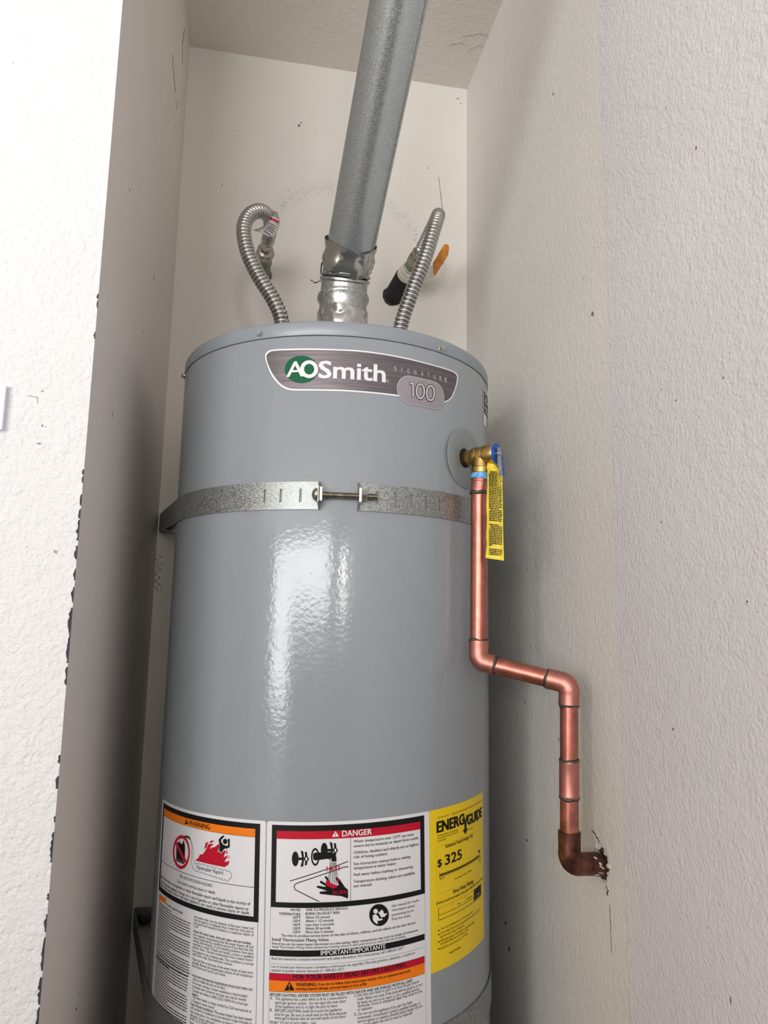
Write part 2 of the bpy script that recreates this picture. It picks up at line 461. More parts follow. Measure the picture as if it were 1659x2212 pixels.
('P','black',[(-35.2,45.0),(-35.79,46.18),(-36.88,44.43),(-36.49,43.52)]),
('P','black',[(-35.79,46.18),(-36.49,47.14),(-37.34,45.17),(-36.88,44.43)]),
('P','black',[(-36.49,47.14),(-37.26,47.84),(-37.84,45.71),(-37.34,45.17)]),
('P','black',[(-37.26,47.84),(-38.08,48.26),(-38.38,46.03),(-37.84,45.71)]),
('P','black',[(-38.08,48.26),(-38.93,48.39),(-38.94,46.14),(-38.38,46.03)]),
('P','black',[(-38.93,48.39),(-39.78,48.23),(-39.5,46.02),(-38.94,46.14)]),
('P','black',[(-39.78,48.23),(-40.61,47.78),(-40.05,45.67),(-39.5,46.02)]),
('P','black',[(-40.61,47.78),(-41.38,47.06),(-40.56,45.12),(-40.05,45.67)]),
('P','black',[(-41.38,47.06),(-42.09,46.08),(-41.03,44.37),(-40.56,45.12)]),
('P','black',[(-42.09,46.08),(-42.71,44.88),(-41.43,43.45),(-41.03,44.37)]),
('P','black',[(-42.71,44.88),(-43.21,43.49),(-41.76,42.38),(-41.43,43.45)]),
('P','black',[(-43.21,43.49),(-43.58,41.95),(-42.01,41.2),(-41.76,42.38)]),
('P','black',[(-43.58,41.95),(-43.81,40.32),(-42.17,39.94),(-42.01,41.2)]),
('P','black',[(-43.81,40.32),(-43.9,38.63),(-42.23,38.65),(-42.17,39.94)]),
('P','black',[(-43.9,38.63),(-43.84,36.94),(-42.19,37.35),(-42.23,38.65)]),
('P','black',[(-43.84,36.94),(-43.63,35.31),(-42.05,36.1),(-42.19,37.35)]),
('P','black',[(-43.63,35.31),(-43.28,33.77),(-41.82,34.92),(-42.05,36.1)]),
('P','black',[(-43.28,33.77),(-42.8,32.39),(-41.51,33.86),(-41.82,34.92)]),
('P','black',[(-42.8,32.39),(-42.21,31.19),(-41.11,32.94),(-41.51,33.86)]),
('P','black',[(-42.21,31.19),(-41.51,30.23),(-40.66,32.2),(-41.11,32.94)]),
('P','black',[(-41.51,30.23),(-40.74,29.52),(-40.15,31.65),(-40.66,32.2)]),
('P','black',[(-40.74,29.52),(-39.91,29.09),(-39.61,31.32),(-40.15,31.65)]),
('P','black',[(-39.91,29.09),(-39.06,28.95),(-39.05,31.22),(-39.61,31.32)]),
('P','black',[(-39.06,28.95),(-38.21,29.11),(-38.48,31.34),(-39.05,31.22)]),
('P','black',[(-38.21,29.11),(-37.38,29.56),(-37.94,31.69),(-38.48,31.34)]),
('P','black',[(-37.38,29.56),(-36.6,30.3),(-37.42,32.25),(-37.94,31.69)]),
('P','black',[(-36.6,30.3),(-35.89,31.28),(-36.96,33.0),(-37.42,32.25)]),
('P','black',[(-35.89,31.28),(-35.28,32.5),(-36.55,33.93),(-36.96,33.0)]),
('P','black',[(-35.28,32.5),(-34.78,33.9),(-36.22,35.0),(-36.55,33.93)]),
('P','black',[(-34.78,33.9),(-34.41,35.44),(-35.98,36.19),(-36.22,35.0)]),
('P','black',[(-34.41,35.44),(-34.18,37.09),(-35.82,37.45),(-35.98,36.19)]),
('P','black',[(-34.18,37.09),(-34.09,38.78),(-35.77,38.74),(-35.82,37.45)]),
('P','black',[(-39.39,33.93),(-21.43,33.82),(-17.23,35.34),(-14.58,39.2),(-14.33,44.53),(-21.39,44.24),(-22.24,41.94),(-24.4,41.08),(-39.33,42.64),(-41.49,40.69),(-41.53,35.6)]),
('P','white2',[(-21.41,40.05),(-20.21,41.57),(-20.2,44.06),(-20.92,44.03)]),
('P','grey',[(-21.04,45.01),(-22.35,56.01),(-23.02,55.93),(-21.71,44.93)]),
('P','grey',[(-22.31,55.67),(-23.61,68.31),(-24.28,68.24),(-22.98,55.6)]),
('P','grey',[(-19.85,45.04),(-20.73,56.06),(-21.4,56.01),(-20.52,44.99)]),
('P','grey',[(-20.7,55.72),(-21.57,68.38),(-22.25,68.33),(-21.38,55.67)]),
('P','grey',[(-18.42,45.08),(-18.63,56.13),(-19.3,56.11),(-19.09,45.07)]),
('P','grey',[(-18.62,55.79),(-18.82,68.47),(-19.5,68.46),(-19.3,55.78)]),
('P','grey',[(-17.23,45.11),(-16.83,56.19),(-17.5,56.21),(-17.9,45.14)]),
('P','grey',[(-16.84,55.85),(-16.43,68.57),(-17.1,68.59),(-17.51,55.87)]),
('P','grey',[(-16.04,45.15),(-15.2,56.25),(-15.88,56.3),(-16.71,45.2)]),
('P','grey',[(-15.23,55.91),(-14.39,68.66),(-15.07,68.7),(-15.9,55.96)]),
('P','grey',[(-14.97,45.19),(-13.64,56.31),(-14.31,56.39),(-15.64,45.27)]),
('P','grey',[(-13.68,55.98),(-12.36,68.75),(-13.03,68.82),(-14.35,56.05)]),
('P','black',[(-68.31,64.61),(-1.09,44.74),(-0.82,45.64),(-68.04,65.51)]),
('P','black',[(-0.54,51.8),(-4.27,51.18),(-4.12,50.25),(-0.39,50.87)]),
('P','black',[(-3.61,51.14),(-32.17,59.06),(-32.42,58.15),(-3.86,50.23)]),
('P','black',[(-31.7,58.92),(-58.96,67.37),(-59.23,66.47),(-31.98,58.02)]),
('P','black',[(-58.44,67.15),(-62.44,69.33),(-62.89,68.5),(-58.89,66.33)]),
('P','black',[(-61.94,68.7),(-62.88,71.96),(-63.79,71.7),(-62.85,68.44)]),
('P','black',[(-62.97,71.18),(-61.27,74.36),(-62.1,74.8),(-63.8,71.62)]),
('P','black',[(-61.81,73.85),(-34.1,86.74),(-34.49,87.6),(-62.2,74.7)]),
('P','black',[(-0.93,76.08),(-0.93,85.61),(-9.33,82.25),(-15.3,81.58),(-33.14,78.98),(-34.09,77.51),(-32.91,76.43),(-25.43,76.21),(-27.22,75.26),(-36.74,72.21),(-37.22,70.75),(-35.56,70.11),(-27.24,71.68),(-26.65,70.81),(-33.21,67.03),(-33.45,65.23),(-31.79,64.83),(-24.87,69.19),(-20.1,71.06),(-26.68,62.96),(-28.24,60.67),(-26.7,59.82),(-24.67,61.35),(-21.31,67.65),(-12.94,71.41),(-11.75,69.23),(-15.35,63.43),(-15.6,62.07),(-13.92,61.59),(-11.16,63.64),(-8.16,67.75),(-4.55,73.03)]),
('P','red2',[(-26.08,64.33),(-24.66,63.93),(-21.31,67.65),(-12.7,70.52),(-14.13,72.24),(-17.12,72.88),(-18.66,73.92),(-20.1,72.18),(-23.67,71.14),(-27.25,68.55)]),
('P','red2',[(-11.52,64.97),(-11.79,65.88),(-12.51,66.42),(-13.4,66.37),(-14.12,65.76),(-14.39,64.82),(-14.12,63.91),(-13.4,63.38),(-12.52,63.42),(-11.8,64.03)]),
('T', 'red2', 'HOT', -25.89, 54.23, 16.51, 4.87, 0.9),
('T', 'red2', 'BURN', -18.64, 79.85, 17.11, 3.94, 0.5),
('P','black',[(48.36,109.14),(48.16,111.21),(47.58,113.16),(46.65,114.92),(45.4,116.45),(43.87,117.71),(42.11,118.65),(40.17,119.25),(38.11,119.5),(36.01,119.39),(33.91,118.92),(31.89,118.1),(30.01,116.98),(28.31,115.56),(26.85,113.91),(25.67,112.05),(24.81,110.06),(24.28,107.98),(24.11,105.88),(24.29,103.82),(24.84,101.86),(25.72,100.07),(26.91,98.49),(28.39,97.18),(30.1,96.18),(32.0,95.52),(34.03,95.23),(36.13,95.32),(38.24,95.78),(40.3,96.6),(42.23,97.76),(43.99,99.22),(45.5,100.93),(46.73,102.84),(47.64,104.89),(48.18,107.01)]),
('P','white',[(34.44,102.88),(34.22,103.89),(33.61,104.69),(32.7,105.15),(31.64,105.22),(30.57,104.88),(29.68,104.19),(29.08,103.24),(28.88,102.18),(29.09,101.18),(29.69,100.38),(30.6,99.9),(31.66,99.83),(32.73,100.17),(33.63,100.87),(34.23,101.82)]),
('P','white',[(28.23,106.37),(31.63,105.67),(34.79,108.33),(36.05,111.31),(39.89,111.28),(40.14,113.0),(35.4,113.47),(34.14,112.18),(34.11,117.0),(29.71,113.84),(28.09,110.84)]),
('P','white',[(34.81,104.73),(39.3,101.61),(41.23,103.8),(41.86,106.49),(46.41,106.58),(42.74,110.0),(37.97,109.89),(37.09,107.51)]),
('P','black2',[(35.84,105.74),(41.05,104.53),(41.2,105.18),(35.99,106.39)]),
('P','black2',[(37.11,107.48),(41.95,106.46),(42.09,107.12),(37.25,108.14)]),
]
WARNING=[
('P','black',[(-295.66,3.85),(-105.3,3.85),(-105.3,9.84),(-295.66,9.84)]),
('P','black',[(-295.66,105.95),(-105.3,105.95),(-105.3,111.7),(-295.66,111.7)]),
('P','black',[(-295.66,9.84),(-290.56,9.84),(-290.56,105.95),(-295.66,105.95)]),
('P','black',[(-111.55,9.84),(-105.3,9.84),(-105.3,105.95),(-111.55,105.95)]),
('P','orange',[(-290.56,9.84),(-111.55,9.84),(-111.55,18.76),(-290.56,18.76)]),
('P','black',[(-290.56,18.76),(-111.55,18.76),(-111.55,19.16),(-290.56,19.16)]),
('P','black',[(-290.56,74.01),(-111.55,74.01),(-111.55,74.61),(-290.56,74.61)]),
('T', 'black2', 'WARNING', -215.01, 16.8, 38.33, 5.41, 0.7),
('P','black2',[(-221.29,10.97),(-216.2,16.11),(-224.88,17.51)]),
('P','orange2',[(-221.59,13.17),(-220.4,13.11),(-220.47,15.27),(-221.17,15.38)]),
('T', 'black', 'Flammable Vapors', -196.92, 64.77, 42.96, 4.33, 0.3),
('T', 'black', 'FIRE AND EXPLOSION HAZARD', -231.82, 81.27, 62.22, 3.61, 0.2),
('T', 'black', 'Can result in serious injury or death', -236.38, 88.24, 70.94, 3.61, 0.4),
('T', 'black', 'Do not store or use gasoline or other flammable vapors and liquids in the vicinity of', -279.54, 94.46, 163.47, 3.61, 0.5),
('T', 'black', 'this or any other appliance. Storage of or use of gasoline or other flammable vapors or', -287.26, 100.06, 169.68, 3.61, 0.5),
('T', 'black', 'liquids in the vicinity of this or any other appliance can result in serious injury or death.', -289.37, 104.38, 173.28, 3.61, 0.5),
('P','black',[(-286.12,91.2),(-280.87,94.41),(-288.78,95.13)]),
('P','orange',[(-292.07,115.86),(-265.41,114.07),(-265.58,120.43),(-291.74,122.1)]),
('T', 'black', 'Protect against leaks', -262.65, 121.29, 41.32, 2.88, 0.4),
('T', 'black', 'two inches wider than the diameter of the water heater and', -198.42, 120.09, 87.48, 3.01, 0.1),
('T', 'black', 'must be piped to an adequate drain. Install the drain pan so', -198.4, 123.55, 87.54, 3.01, 0.1),
('T', 'black', 'the water level would be limited to a maximum depth of', -198.57, 127.17, 87.79, 3.01, 0.1),
('T', 'black', '1-3/4"', -198.73, 130.79, 8.62, 3.01, 0.1),
('T', 'black', 'Inspect the water heater, drain pan, pipes, and surrounding', -198.4, 136.08, 84.2, 3.01, 0.6),
('T', 'black', 'area regularly. Immediately shut the water heater off and', -198.55, 139.92, 87.68, 3.01, 0.1),
('T', 'black', 'have it inspected by a qualified person if you find that the', -198.53, 143.36, 87.61, 3.01, 0.1),
('T', 'black', 'wiring, thermostat(s), or surrounding insulation have been', -198.51, 146.79, 87.67, 3.01, 0.1),
('T', 'black', 'exposed to water. If leaks are found, contact a qualified', -198.68, 150.38, 87.79, 3.01, 0.1),
('T', 'black', 'person. Note - Normal condensation from a water heater', -198.65, 153.93, 87.71, 3.01, 0.1),
('T', 'black', 'may appear to be a leaking tank. This condition is normal', -198.78, 157.97, 87.94, 3.01, 0.1),
('T', 'black', 'and is not a leak. See instruction manual.', -198.76, 161.51, 61.4, 3.01, 0.1),
('T', 'black', 'Clean the filter at the base of the water heater at least once', -198.8, 167.05, 87.91, 3.01, 0.1),
('T', 'black', 'annually. Review the maintenance section of the Installation', -198.75, 170.8, 87.69, 3.01, 0.1),
('T', 'black', 'Instructions and Use & Care Guide.', -198.72, 174.43, 52.7, 3.01, 0.1),
('T', 'black', 'or gas vent and meet the requirements of the local codes, and', -198.26, 184.85, 87.27, 3.01, 0.1),
('T', 'black', 'may be installed directly on the floor.', -196.69, 188.43, 51.18, 3.01, 0.1),
('T', 'black', '-For proper venting in certain installations a field-installed', -197.78, 192.43, 80.29, 3.01, 0.1),
('T', 'black', 'increased vent connector and pipe size may be needed.', -196.58, 196.32, 78.79, 3.01, 0.1),
('T', 'black', 'Consult vent tables in ANSI Z223.1/NFPA 54 or local gas', -196.69, 200.64, 80.36, 3.01, 0.1),
('T', 'black', 'supplier.', -196.84, 204.38, 11.77, 3.01, 0.1),
('T', 'black', '-This water heater is design certified by CSA International as', -197.42, 207.43, 85.52, 3.01, 0.1),
('T', 'black', 'a Category I water heater.', -197.15, 211.75, 36.56, 3.01, 0.1),
('T', 'black', 'High Altitude Installation: This water heater has been tested', -198.61, 215.83, 87.32, 3.01, 0.3),
('T', 'black', 'and certified for installation to the elevation range indicated on', -198.56, 219.73, 87.62, 3.01, 0.1),
('T', 'black', 'the rating plate. For installation at elevations above the', -198.68, 223.91, 86.26, 3.01, 0.1),
('T', 'black', 'altitude range indicated, see instructions', -198.81, 227.86, 67.53, 3.01, 0.1),
('T', 'black', 'ANSI Z223.1/NFPA 54', -198.96, 231.57, 35.29, 3.01, 0.1),
('T', 'black', 'See', -199.07, 235.84, 6.75, 3.01, 0.1),
('P','black',[(-287.95,182.51),(-112.38,182.51),(-112.38,182.81),(-287.95,182.81)]),
('P','thin',[(-106.18,111.7),(-105.78,111.7),(-105.78,240.0),(-106.18,240.0)]),
('D','black',[(-289.95,125.6,84.84),(-290.02,128.7,84.97),(-290.09,131.81,85.11),(-290.16,134.91,85.24),(-290.23,138.01,85.37),(-290.3,141.1,85.5),(-290.37,144.19,85.63),(-290.44,147.28,85.76),(-290.51,150.37,85.89),(-290.57,153.45,86.02),(-290.64,156.53,86.15),(-290.71,159.61,86.28),(-290.78,162.68,86.41),(-290.85,165.75,86.54),(-290.92,168.81,86.67),(-290.99,171.88,86.8),(-291.06,174.94,86.93),(-291.13,178.0,87.05),(-291.19,181.05,87.18),(-291.26,184.1,87.31),(-291.33,187.15,87.44),(-291.4,190.19,87.57),(-289.72,188.12,84.36),(-289.73,191.27,84.38),(-289.75,194.41,84.41),(-289.76,197.55,84.44),(-289.77,200.69,84.46),(-289.79,203.82,84.49),(-289.8,206.95,84.51),(-289.82,210.07,84.54),(-289.83,213.19,84.57),(-289.85,216.31,84.59),(-289.86,219.43,84.62),(-289.88,222.54,84.64),(-289.89,225.64,84.67),(-289.91,228.75,84.7),(-289.92,231.85,84.72),(-289.94,234.95,84.75),(-289.95,238.04,84.77),(-289.97,241.13,84.8),(-289.98,244.22,84.83),(-290.0,247.3,84.85),(-290.01,250.38,84.88),(-290.03,253.45,84.9),(-290.04,256.53,84.93),(-290.06,259.6,84.96),(-290.07,262.66,84.98),(-290.09,265.72,85.01)],1.1),
('P','red',[(-211.47,48.17),(-211.49,51.59),(-214.68,51.49),(-214.67,48.73)]),
('P','red',[(-211.49,51.59),(-212.03,55.01),(-215.14,54.24),(-214.68,51.49)]),
('P','red',[(-212.03,55.01),(-213.09,58.31),(-216.02,56.91),(-215.14,54.24)]),
('P','red',[(-213.09,58.31),(-214.63,61.4),(-217.31,59.41),(-216.02,56.91)]),
('P','red',[(-214.63,61.4),(-216.64,64.21),(-218.98,61.68),(-217.31,59.41)]),
('P','red',[(-216.64,64.21),(-219.06,66.64),(-221.0,63.65),(-218.98,61.68)]),
('P','red',[(-219.06,66.64),(-221.84,68.63),(-223.3,65.27),(-221.0,63.65)]),
('P','red',[(-221.84,68.63),(-224.93,70.14),(-225.85,66.49),(-223.3,65.27)]),
('P','red',[(-224.93,70.14),(-228.24,71.11),(-228.58,67.28),(-225.85,66.49)]),
('P','red',[(-228.24,71.11),(-231.7,71.51),(-231.41,67.61),(-228.58,67.28)]),
('P','red',[(-231.7,71.51),(-235.21,71.34),(-234.26,67.47),(-231.41,67.61)]),
('P','red',[(-235.21,71.34),(-238.66,70.6),(-237.05,66.86),(-234.26,67.47)]),
('P','red',[(-238.66,70.6),(-241.95,69.29),(-239.69,65.8),(-237.05,66.86)]),
('P','red',[(-241.95,69.29),(-244.95,67.46),(-242.08,64.32),(-239.69,65.8)]),
('P','red',[(-244.95,67.46),(-247.55,65.14),(-244.14,62.44),(-242.08,64.32)]),
('P','red',[(-247.55,65.14),(-249.63,62.39),(-245.77,60.22),(-244.14,62.44)]),
('P','red',[(-249.63,62.39),(-251.09,59.29),(-246.91,57.73),(-245.77,60.22)]),
('P','red',[(-251.09,59.29),(-251.86,55.93),(-247.5,55.03),(-246.91,57.73)]),
('P','red',[(-251.86,55.93),(-251.89,52.41),(-247.52,52.21),(-247.5,55.03)]),
('P','red',[(-251.89,52.41),(-251.19,48.84),(-246.96,49.36),(-247.52,52.21)]),
('P','red',[(-251.19,48.84),(-249.78,45.35),(-245.85,46.56),(-246.96,49.36)]),
('P','red',[(-249.78,45.35),(-247.73,42.04),(-244.23,43.92),(-245.85,46.56)]),
('P','red',[(-247.73,42.04),(-245.14,39.03),(-242.17,41.52),(-244.23,43.92)]),
('P','red',[(-245.14,39.03),(-242.13,36.43),(-239.77,39.44),(-242.17,41.52)]),
('P','red',[(-242.13,36.43),(-238.81,34.32),(-237.11,37.74),(-239.77,39.44)]),
('P','red',[(-238.81,34.32),(-235.31,32.77),(-234.28,36.49),(-237.11,37.74)]),
('P','red',[(-235.31,32.77),(-231.75,31.82),(-231.4,35.72),(-234.28,36.49)]),
('P','red',[(-231.75,31.82),(-228.24,31.51),(-228.54,35.45),(-231.4,35.72)]),
('P','red',[(-228.24,31.51),(-224.88,31.82),(-225.78,35.69),(-228.54,35.45)]),
('P','red',[(-224.88,31.82),(-221.76,32.76),(-223.21,36.42),(-225.78,35.69)]),
('P','red',[(-221.76,32.76),(-218.96,34.27),(-220.9,37.61),(-223.21,36.42)]),
('P','red',[(-218.96,34.27),(-216.53,36.31),(-218.88,39.23),(-220.9,37.61)]),
('P','red',[(-216.53,36.31),(-214.53,38.8),(-217.22,41.22),(-218.88,39.23)]),
('P','red',[(-214.53,38.8),(-213.0,41.67),(-215.95,43.52),(-217.22,41.22)]),
('P','red',[(-213.0,41.67),(-211.98,44.83),(-215.09,46.05),(-215.95,43.52)]),
('P','red',[(-211.98,44.83),(-211.47,48.17),(-214.67,48.73),(-215.09,46.05)]),
('P','black',[(-241.33,42.07),(-238.41,42.17),(-235.17,39.25),(-233.54,41.92),(-228.22,41.59),(-226.09,36.28),(-223.12,41.32),(-222.22,44.75),(-221.63,59.61),(-223.09,64.44),(-241.53,64.36),(-242.91,45.36)]),
('P','grey2',[(-240.93,61.61),(-222.16,60.69),(-222.6,62.91),(-241.0,63.8)]),
('P','red2',[(-244.92,43.42),(-239.22,41.33),(-216.23,59.24),(-220.43,62.3)]),
('P','black',[(-225.4,32.22),(-222.52,30.4),(-221.43,31.53),(-219.15,29.31),(-218.02,31.28),(-215.78,29.27),(-215.16,31.25),(-212.9,30.1),(-212.76,32.03),(-209.96,34.17),(-212.64,33.64),(-214.62,33.64),(-215.91,32.23),(-217.35,33.78),(-218.93,32.09),(-220.25,33.95),(-221.98,32.41),(-224.39,33.68)]),
('P','black',[(-211.32,33.57),(-209.49,37.38),(-209.88,37.57),(-211.72,33.76)]),
('P','black',[(-209.57,37.2),(-207.42,42.88),(-207.83,43.03),(-209.97,37.35)]),
('P','black',[(-207.43,42.78),(-208.21,48.29),(-208.64,48.23),(-207.86,42.72)]),
('P','black',[(-208.22,48.0),(-207.27,53.22),(-207.7,53.3),(-208.65,48.08)]),
('P','black',[(-207.28,53.06),(-207.71,58.5),(-208.15,58.46),(-207.72,53.02)]),
('P','black',[(-207.78,58.17),(-205.52,62.47),(-205.91,62.67),(-208.17,58.38)]),
('P','black',[(-205.62,62.28),(-203.65,65.97),(-204.04,66.18),(-206.01,62.48)]),
('P','black',[(-203.98,65.75),(-200.53,66.15),(-200.58,66.59),(-204.03,66.18)]),
('P','black',[(-212.85,33.43),(-207.9,36.32),(-208.12,36.7),(-213.07,33.81)]),
('P','black',[(-207.93,36.28),(-206.19,41.39),(-206.6,41.53),(-208.35,36.42)]),
('P','black',[(-206.26,41.18),(-204.43,46.25),(-204.84,46.4),(-206.67,41.33)]),
('P','black',[(-204.44,46.14),(-205.21,51.64),(-205.64,51.58),(-204.87,46.08)]),
('P','black',[(-205.25,51.31),(-202.6,57.49),(-203.0,57.66),(-205.66,51.48)]),
('P','black',[(-202.74,57.25),(-200.85,59.68),(-201.2,59.95),(-203.08,57.52)]),
('P','black',[(-201.24,59.53),(-197.9,58.96),(-197.83,59.39),(-201.16,59.96)]),
('P','black',[(-198.18,59.41),(-196.9,58.3),(-196.61,58.63),(-197.89,59.74)]),
('P','black',[(-197.05,58.41),(-195.74,57.59),(-195.51,57.96),(-196.82,58.78)]),
('P','black',[(-195.88,57.65),(-194.52,57.33),(-194.42,57.76),(-195.78,58.07)]),
('P','black',[(-194.64,57.33),(-193.27,57.62),(-193.36,58.05),(-194.73,57.76)]),
('P','black',[(-193.4,57.57),(-192.03,58.37),(-192.25,58.74),(-193.62,57.95)]),
('P','black',[(-192.19,58.26),(-190.83,59.34),(-191.1,59.68),(-192.46,58.6)]),
('P','black',[(-191.28,59.35),(-190.05,58.26),(-189.76,58.59),(-190.99,59.68)]),
('P','black',[(-190.19,58.37),(-188.93,57.56),(-188.7,57.93),(-189.96,58.74)]),
('P','black',[(-189.06,57.62),(-187.75,57.32),(-187.66,57.74),(-188.97,58.04)]),
('P','black',[(-187.87,57.32),(-186.54,57.62),(-186.64,58.05),(-187.97,57.74)]),
('P','black',[(-186.67,57.57),(-185.36,58.38),(-185.58,58.75),(-186.9,57.94)]),
('P','black',[(-185.51,58.27),(-184.2,59.36),(-184.48,59.7),(-185.79,58.61)]),
('P','black',[(-184.65,59.37),(-183.46,58.29),(-183.17,58.62),(-184.36,59.69)]),
('P','black',[(-183.6,58.4),(-182.38,57.61),(-182.14,57.98),(-183.37,58.77)]),
('P','black',[(-182.51,57.66),(-181.24,57.38),(-181.14,57.8),(-182.41,58.09)]),
('P','black',[(-181.35,57.38),(-180.06,57.7),(-180.17,58.12),(-181.46,57.8)]),
('P','black',[(-180.2,57.64),(-178.92,58.47),(-179.16,58.83),(-180.43,58.01)]),
('P','black',[(-179.07,58.35),(-177.81,59.46),(-178.09,59.78),(-179.36,58.68)]),
('P','black',[(-178.26,59.46),(-177.1,58.4),(-176.81,58.72),(-177.97,59.78)]),
('P','black',[(-177.25,58.51),(-176.06,57.73),(-175.82,58.09),(-177.01,58.87)]),
('P','black',[(-176.18,57.78),(-174.95,57.51),(-174.85,57.93),(-176.09,58.21)]),
('P','black',[(-175.06,57.51),(-173.81,57.84),(-173.92,58.26),(-175.17,57.93)]),
('P','black',[(-173.94,57.78),(-172.7,58.62),(-172.94,58.98),(-174.18,58.14)]),
('P','black',[(-172.85,58.5),(-171.62,59.62),(-171.92,59.94),(-173.14,58.83)]),
('P','black',[(-172.08,59.62),(-170.95,58.57),(-170.65,58.89),(-171.78,59.94)]),
('P','black',[(-171.09,58.68),(-169.94,57.91),(-169.69,58.27),(-170.85,59.04)]),
('P','black',[(-170.06,57.96),(-168.85,57.7),(-168.76,58.13),(-169.97,58.39)]),
('P','black',[(-168.96,57.7),(-167.74,58.04),(-167.86,58.46),(-169.08,58.12)]),
('P','black',[(-167.87,57.98),(-166.67,58.83),(-166.92,59.19),(-168.12,58.34)]),
('P','black',[(-166.81,58.71),(-165.62,59.84),(-165.92,60.15),(-167.11,59.03)]),
('P','black',[(-166.08,59.84),(-164.98,58.8),(-164.68,59.11),(-165.78,60.15)]),
('P','black',[(-165.12,58.91),(-163.99,58.15),(-163.75,58.51),(-164.88,59.27)]),
('P','black',[(-164.11,58.2),(-162.94,57.95),(-162.85,58.38),(-164.02,58.63)]),
('P','black',[(-163.04,57.95),(-161.85,58.31),(-161.98,58.72),(-163.17,58.36)]),
('P','black',[(-161.98,58.24),(-160.81,59.1),(-161.06,59.45),(-162.23,58.59)]),
('P','black',[(-160.95,58.98),(-159.79,60.11),(-160.1,60.42),(-161.25,59.29)]),
('P','black',[(-160.25,60.11),(-159.18,59.08),(-158.87,59.39),(-159.95,60.43)]),
('P','black',[(-159.32,59.19),(-158.21,58.44),(-157.97,58.8),(-159.07,59.55)]),
('P','black',[(-158.33,58.49),(-157.18,58.25),(-157.09,58.68),(-158.24,58.92)]),
('P','black',[(-157.28,58.25),(-156.11,58.62),(-156.25,59.03),(-157.41,58.66)]),
('P','black',[(-156.24,58.55),(-155.1,59.42),(-155.36,59.77),(-156.5,58.9)]),
('P','black',[(-155.24,59.3),(-154.11,60.44),(-154.42,60.75),(-155.55,59.6)]),
('P','black',[(-154.57,60.43),(-153.52,59.41),(-153.21,59.73),(-154.27,60.75)]),
('P','black',[(-153.66,59.53),(-152.57,58.78),(-152.33,59.14),(-153.41,59.89)]),
('P','black',[(-152.69,58.83),(-151.56,58.6),(-151.47,59.03),(-152.6,59.26)]),
('P','black',[(-151.66,58.6),(-150.52,58.98),(-150.65,59.39),(-151.79,59.01)]),
('P','black',[(-150.64,58.91),(-149.52,59.79),(-149.79,60.13),(-150.91,59.26)]),
('P','black',[(-149.66,59.66),(-148.56,60.81),(-148.88,61.11),(-149.98,59.97)]),
('P','black',[(-149.02,60.8),(-147.99,59.79),(-147.68,60.1),(-148.72,61.12)]),
('P','black',[(-148.13,59.91),(-147.06,59.17),(-146.82,59.53),(-147.88,60.27)]),
('P','black',[(-147.18,59.22),(-146.07,59.0),(-145.98,59.43),(-147.09,59.65)]),
('P','black',[(-146.16,58.99),(-145.04,59.38),(-145.19,59.8),(-146.31,59.41)]),
('P','black',[(-145.17,59.32),(-144.07,60.2),(-144.35,60.54),(-145.44,59.66)]),
('P','black',[(-144.21,60.07),(-143.13,61.23),(-143.45,61.53),(-144.53,60.37)]),
('P','black',[(-200.63,66.12),(-199.34,67.05),(-199.6,67.41),(-200.88,66.47)]),
('P','black',[(-199.55,66.92),(-198.28,67.62),(-198.49,68.01),(-199.76,67.3)]),
('P','black',[(-198.54,67.53),(-197.27,67.81),(-197.37,68.23),(-198.63,67.95)]),
('P','black',[(-197.57,67.8),(-196.34,67.58),(-196.26,68.01),(-197.49,68.23)]),
('P','black',[(-196.61,67.67),(-195.42,67.02),(-195.21,67.4),(-196.39,68.05)]),
('P','black',[(-195.63,67.16),(-194.49,66.27),(-194.22,66.61),(-195.37,67.5)]),
('P','black',[(-194.39,66.27),(-193.16,67.22),(-193.42,67.56),(-194.66,66.61)]),
('P','black',[(-193.36,67.08),(-192.13,67.8),(-192.35,68.18),(-193.58,67.46)]),
('P','black',[(-192.39,67.69),(-191.16,67.99),(-191.27,68.41),(-192.49,68.12)]),
('P','black',[(-191.47,67.98),(-190.27,67.77),(-190.19,68.2),(-191.39,68.41)]),
('P','black',[(-190.54,67.87),(-189.39,67.22),(-189.18,67.61),(-190.33,68.25)]),
('P','black',[(-189.6,67.36),(-188.49,66.49),(-188.22,66.83),(-189.33,67.71)]),
('P','black',[(-188.39,66.49),(-187.2,67.45),(-187.47,67.79),(-188.66,66.83)]),
('P','black',[(-187.4,67.31),(-186.21,68.04),(-186.43,68.41),(-187.63,67.68)]),
('P','black',[(-186.46,67.93),(-185.27,68.24),(-185.38,68.66),(-186.57,68.35)]),
('P','black',[(-185.58,68.22),(-184.41,68.02),(-184.34,68.46),(-185.5,68.65)]),
('P','black',[(-184.69,68.12),(-183.57,67.49),(-183.35,67.87),(-184.47,68.5)]),
('P','black',[(-183.78,67.63),(-182.7,66.77),(-182.42,67.11),(-183.5,67.97)]),
('P','black',[(-182.59,66.77),(-181.43,67.74),(-181.71,68.07),(-182.87,67.1)]),
('P','black',[(-181.63,67.59),(-180.47,68.34),(-180.71,68.7),(-181.87,67.96)]),
('P','black',[(-180.73,68.22),(-179.57,68.54),(-179.69,68.96),(-180.85,68.64)]),
('P','black',[(-179.88,68.53),(-178.74,68.34),(-178.67,68.77),(-179.81,68.96)]),
('P','black',[(-179.02,68.44),(-177.93,67.81),(-177.71,68.19),(-178.8,68.82)]),
('P','black',[(-178.14,67.96),(-177.08,67.1),(-176.81,67.44),(-177.86,68.3)]),
('P','black',[(-176.97,67.1),(-175.84,68.09),(-176.13,68.41),(-177.25,67.43)]),
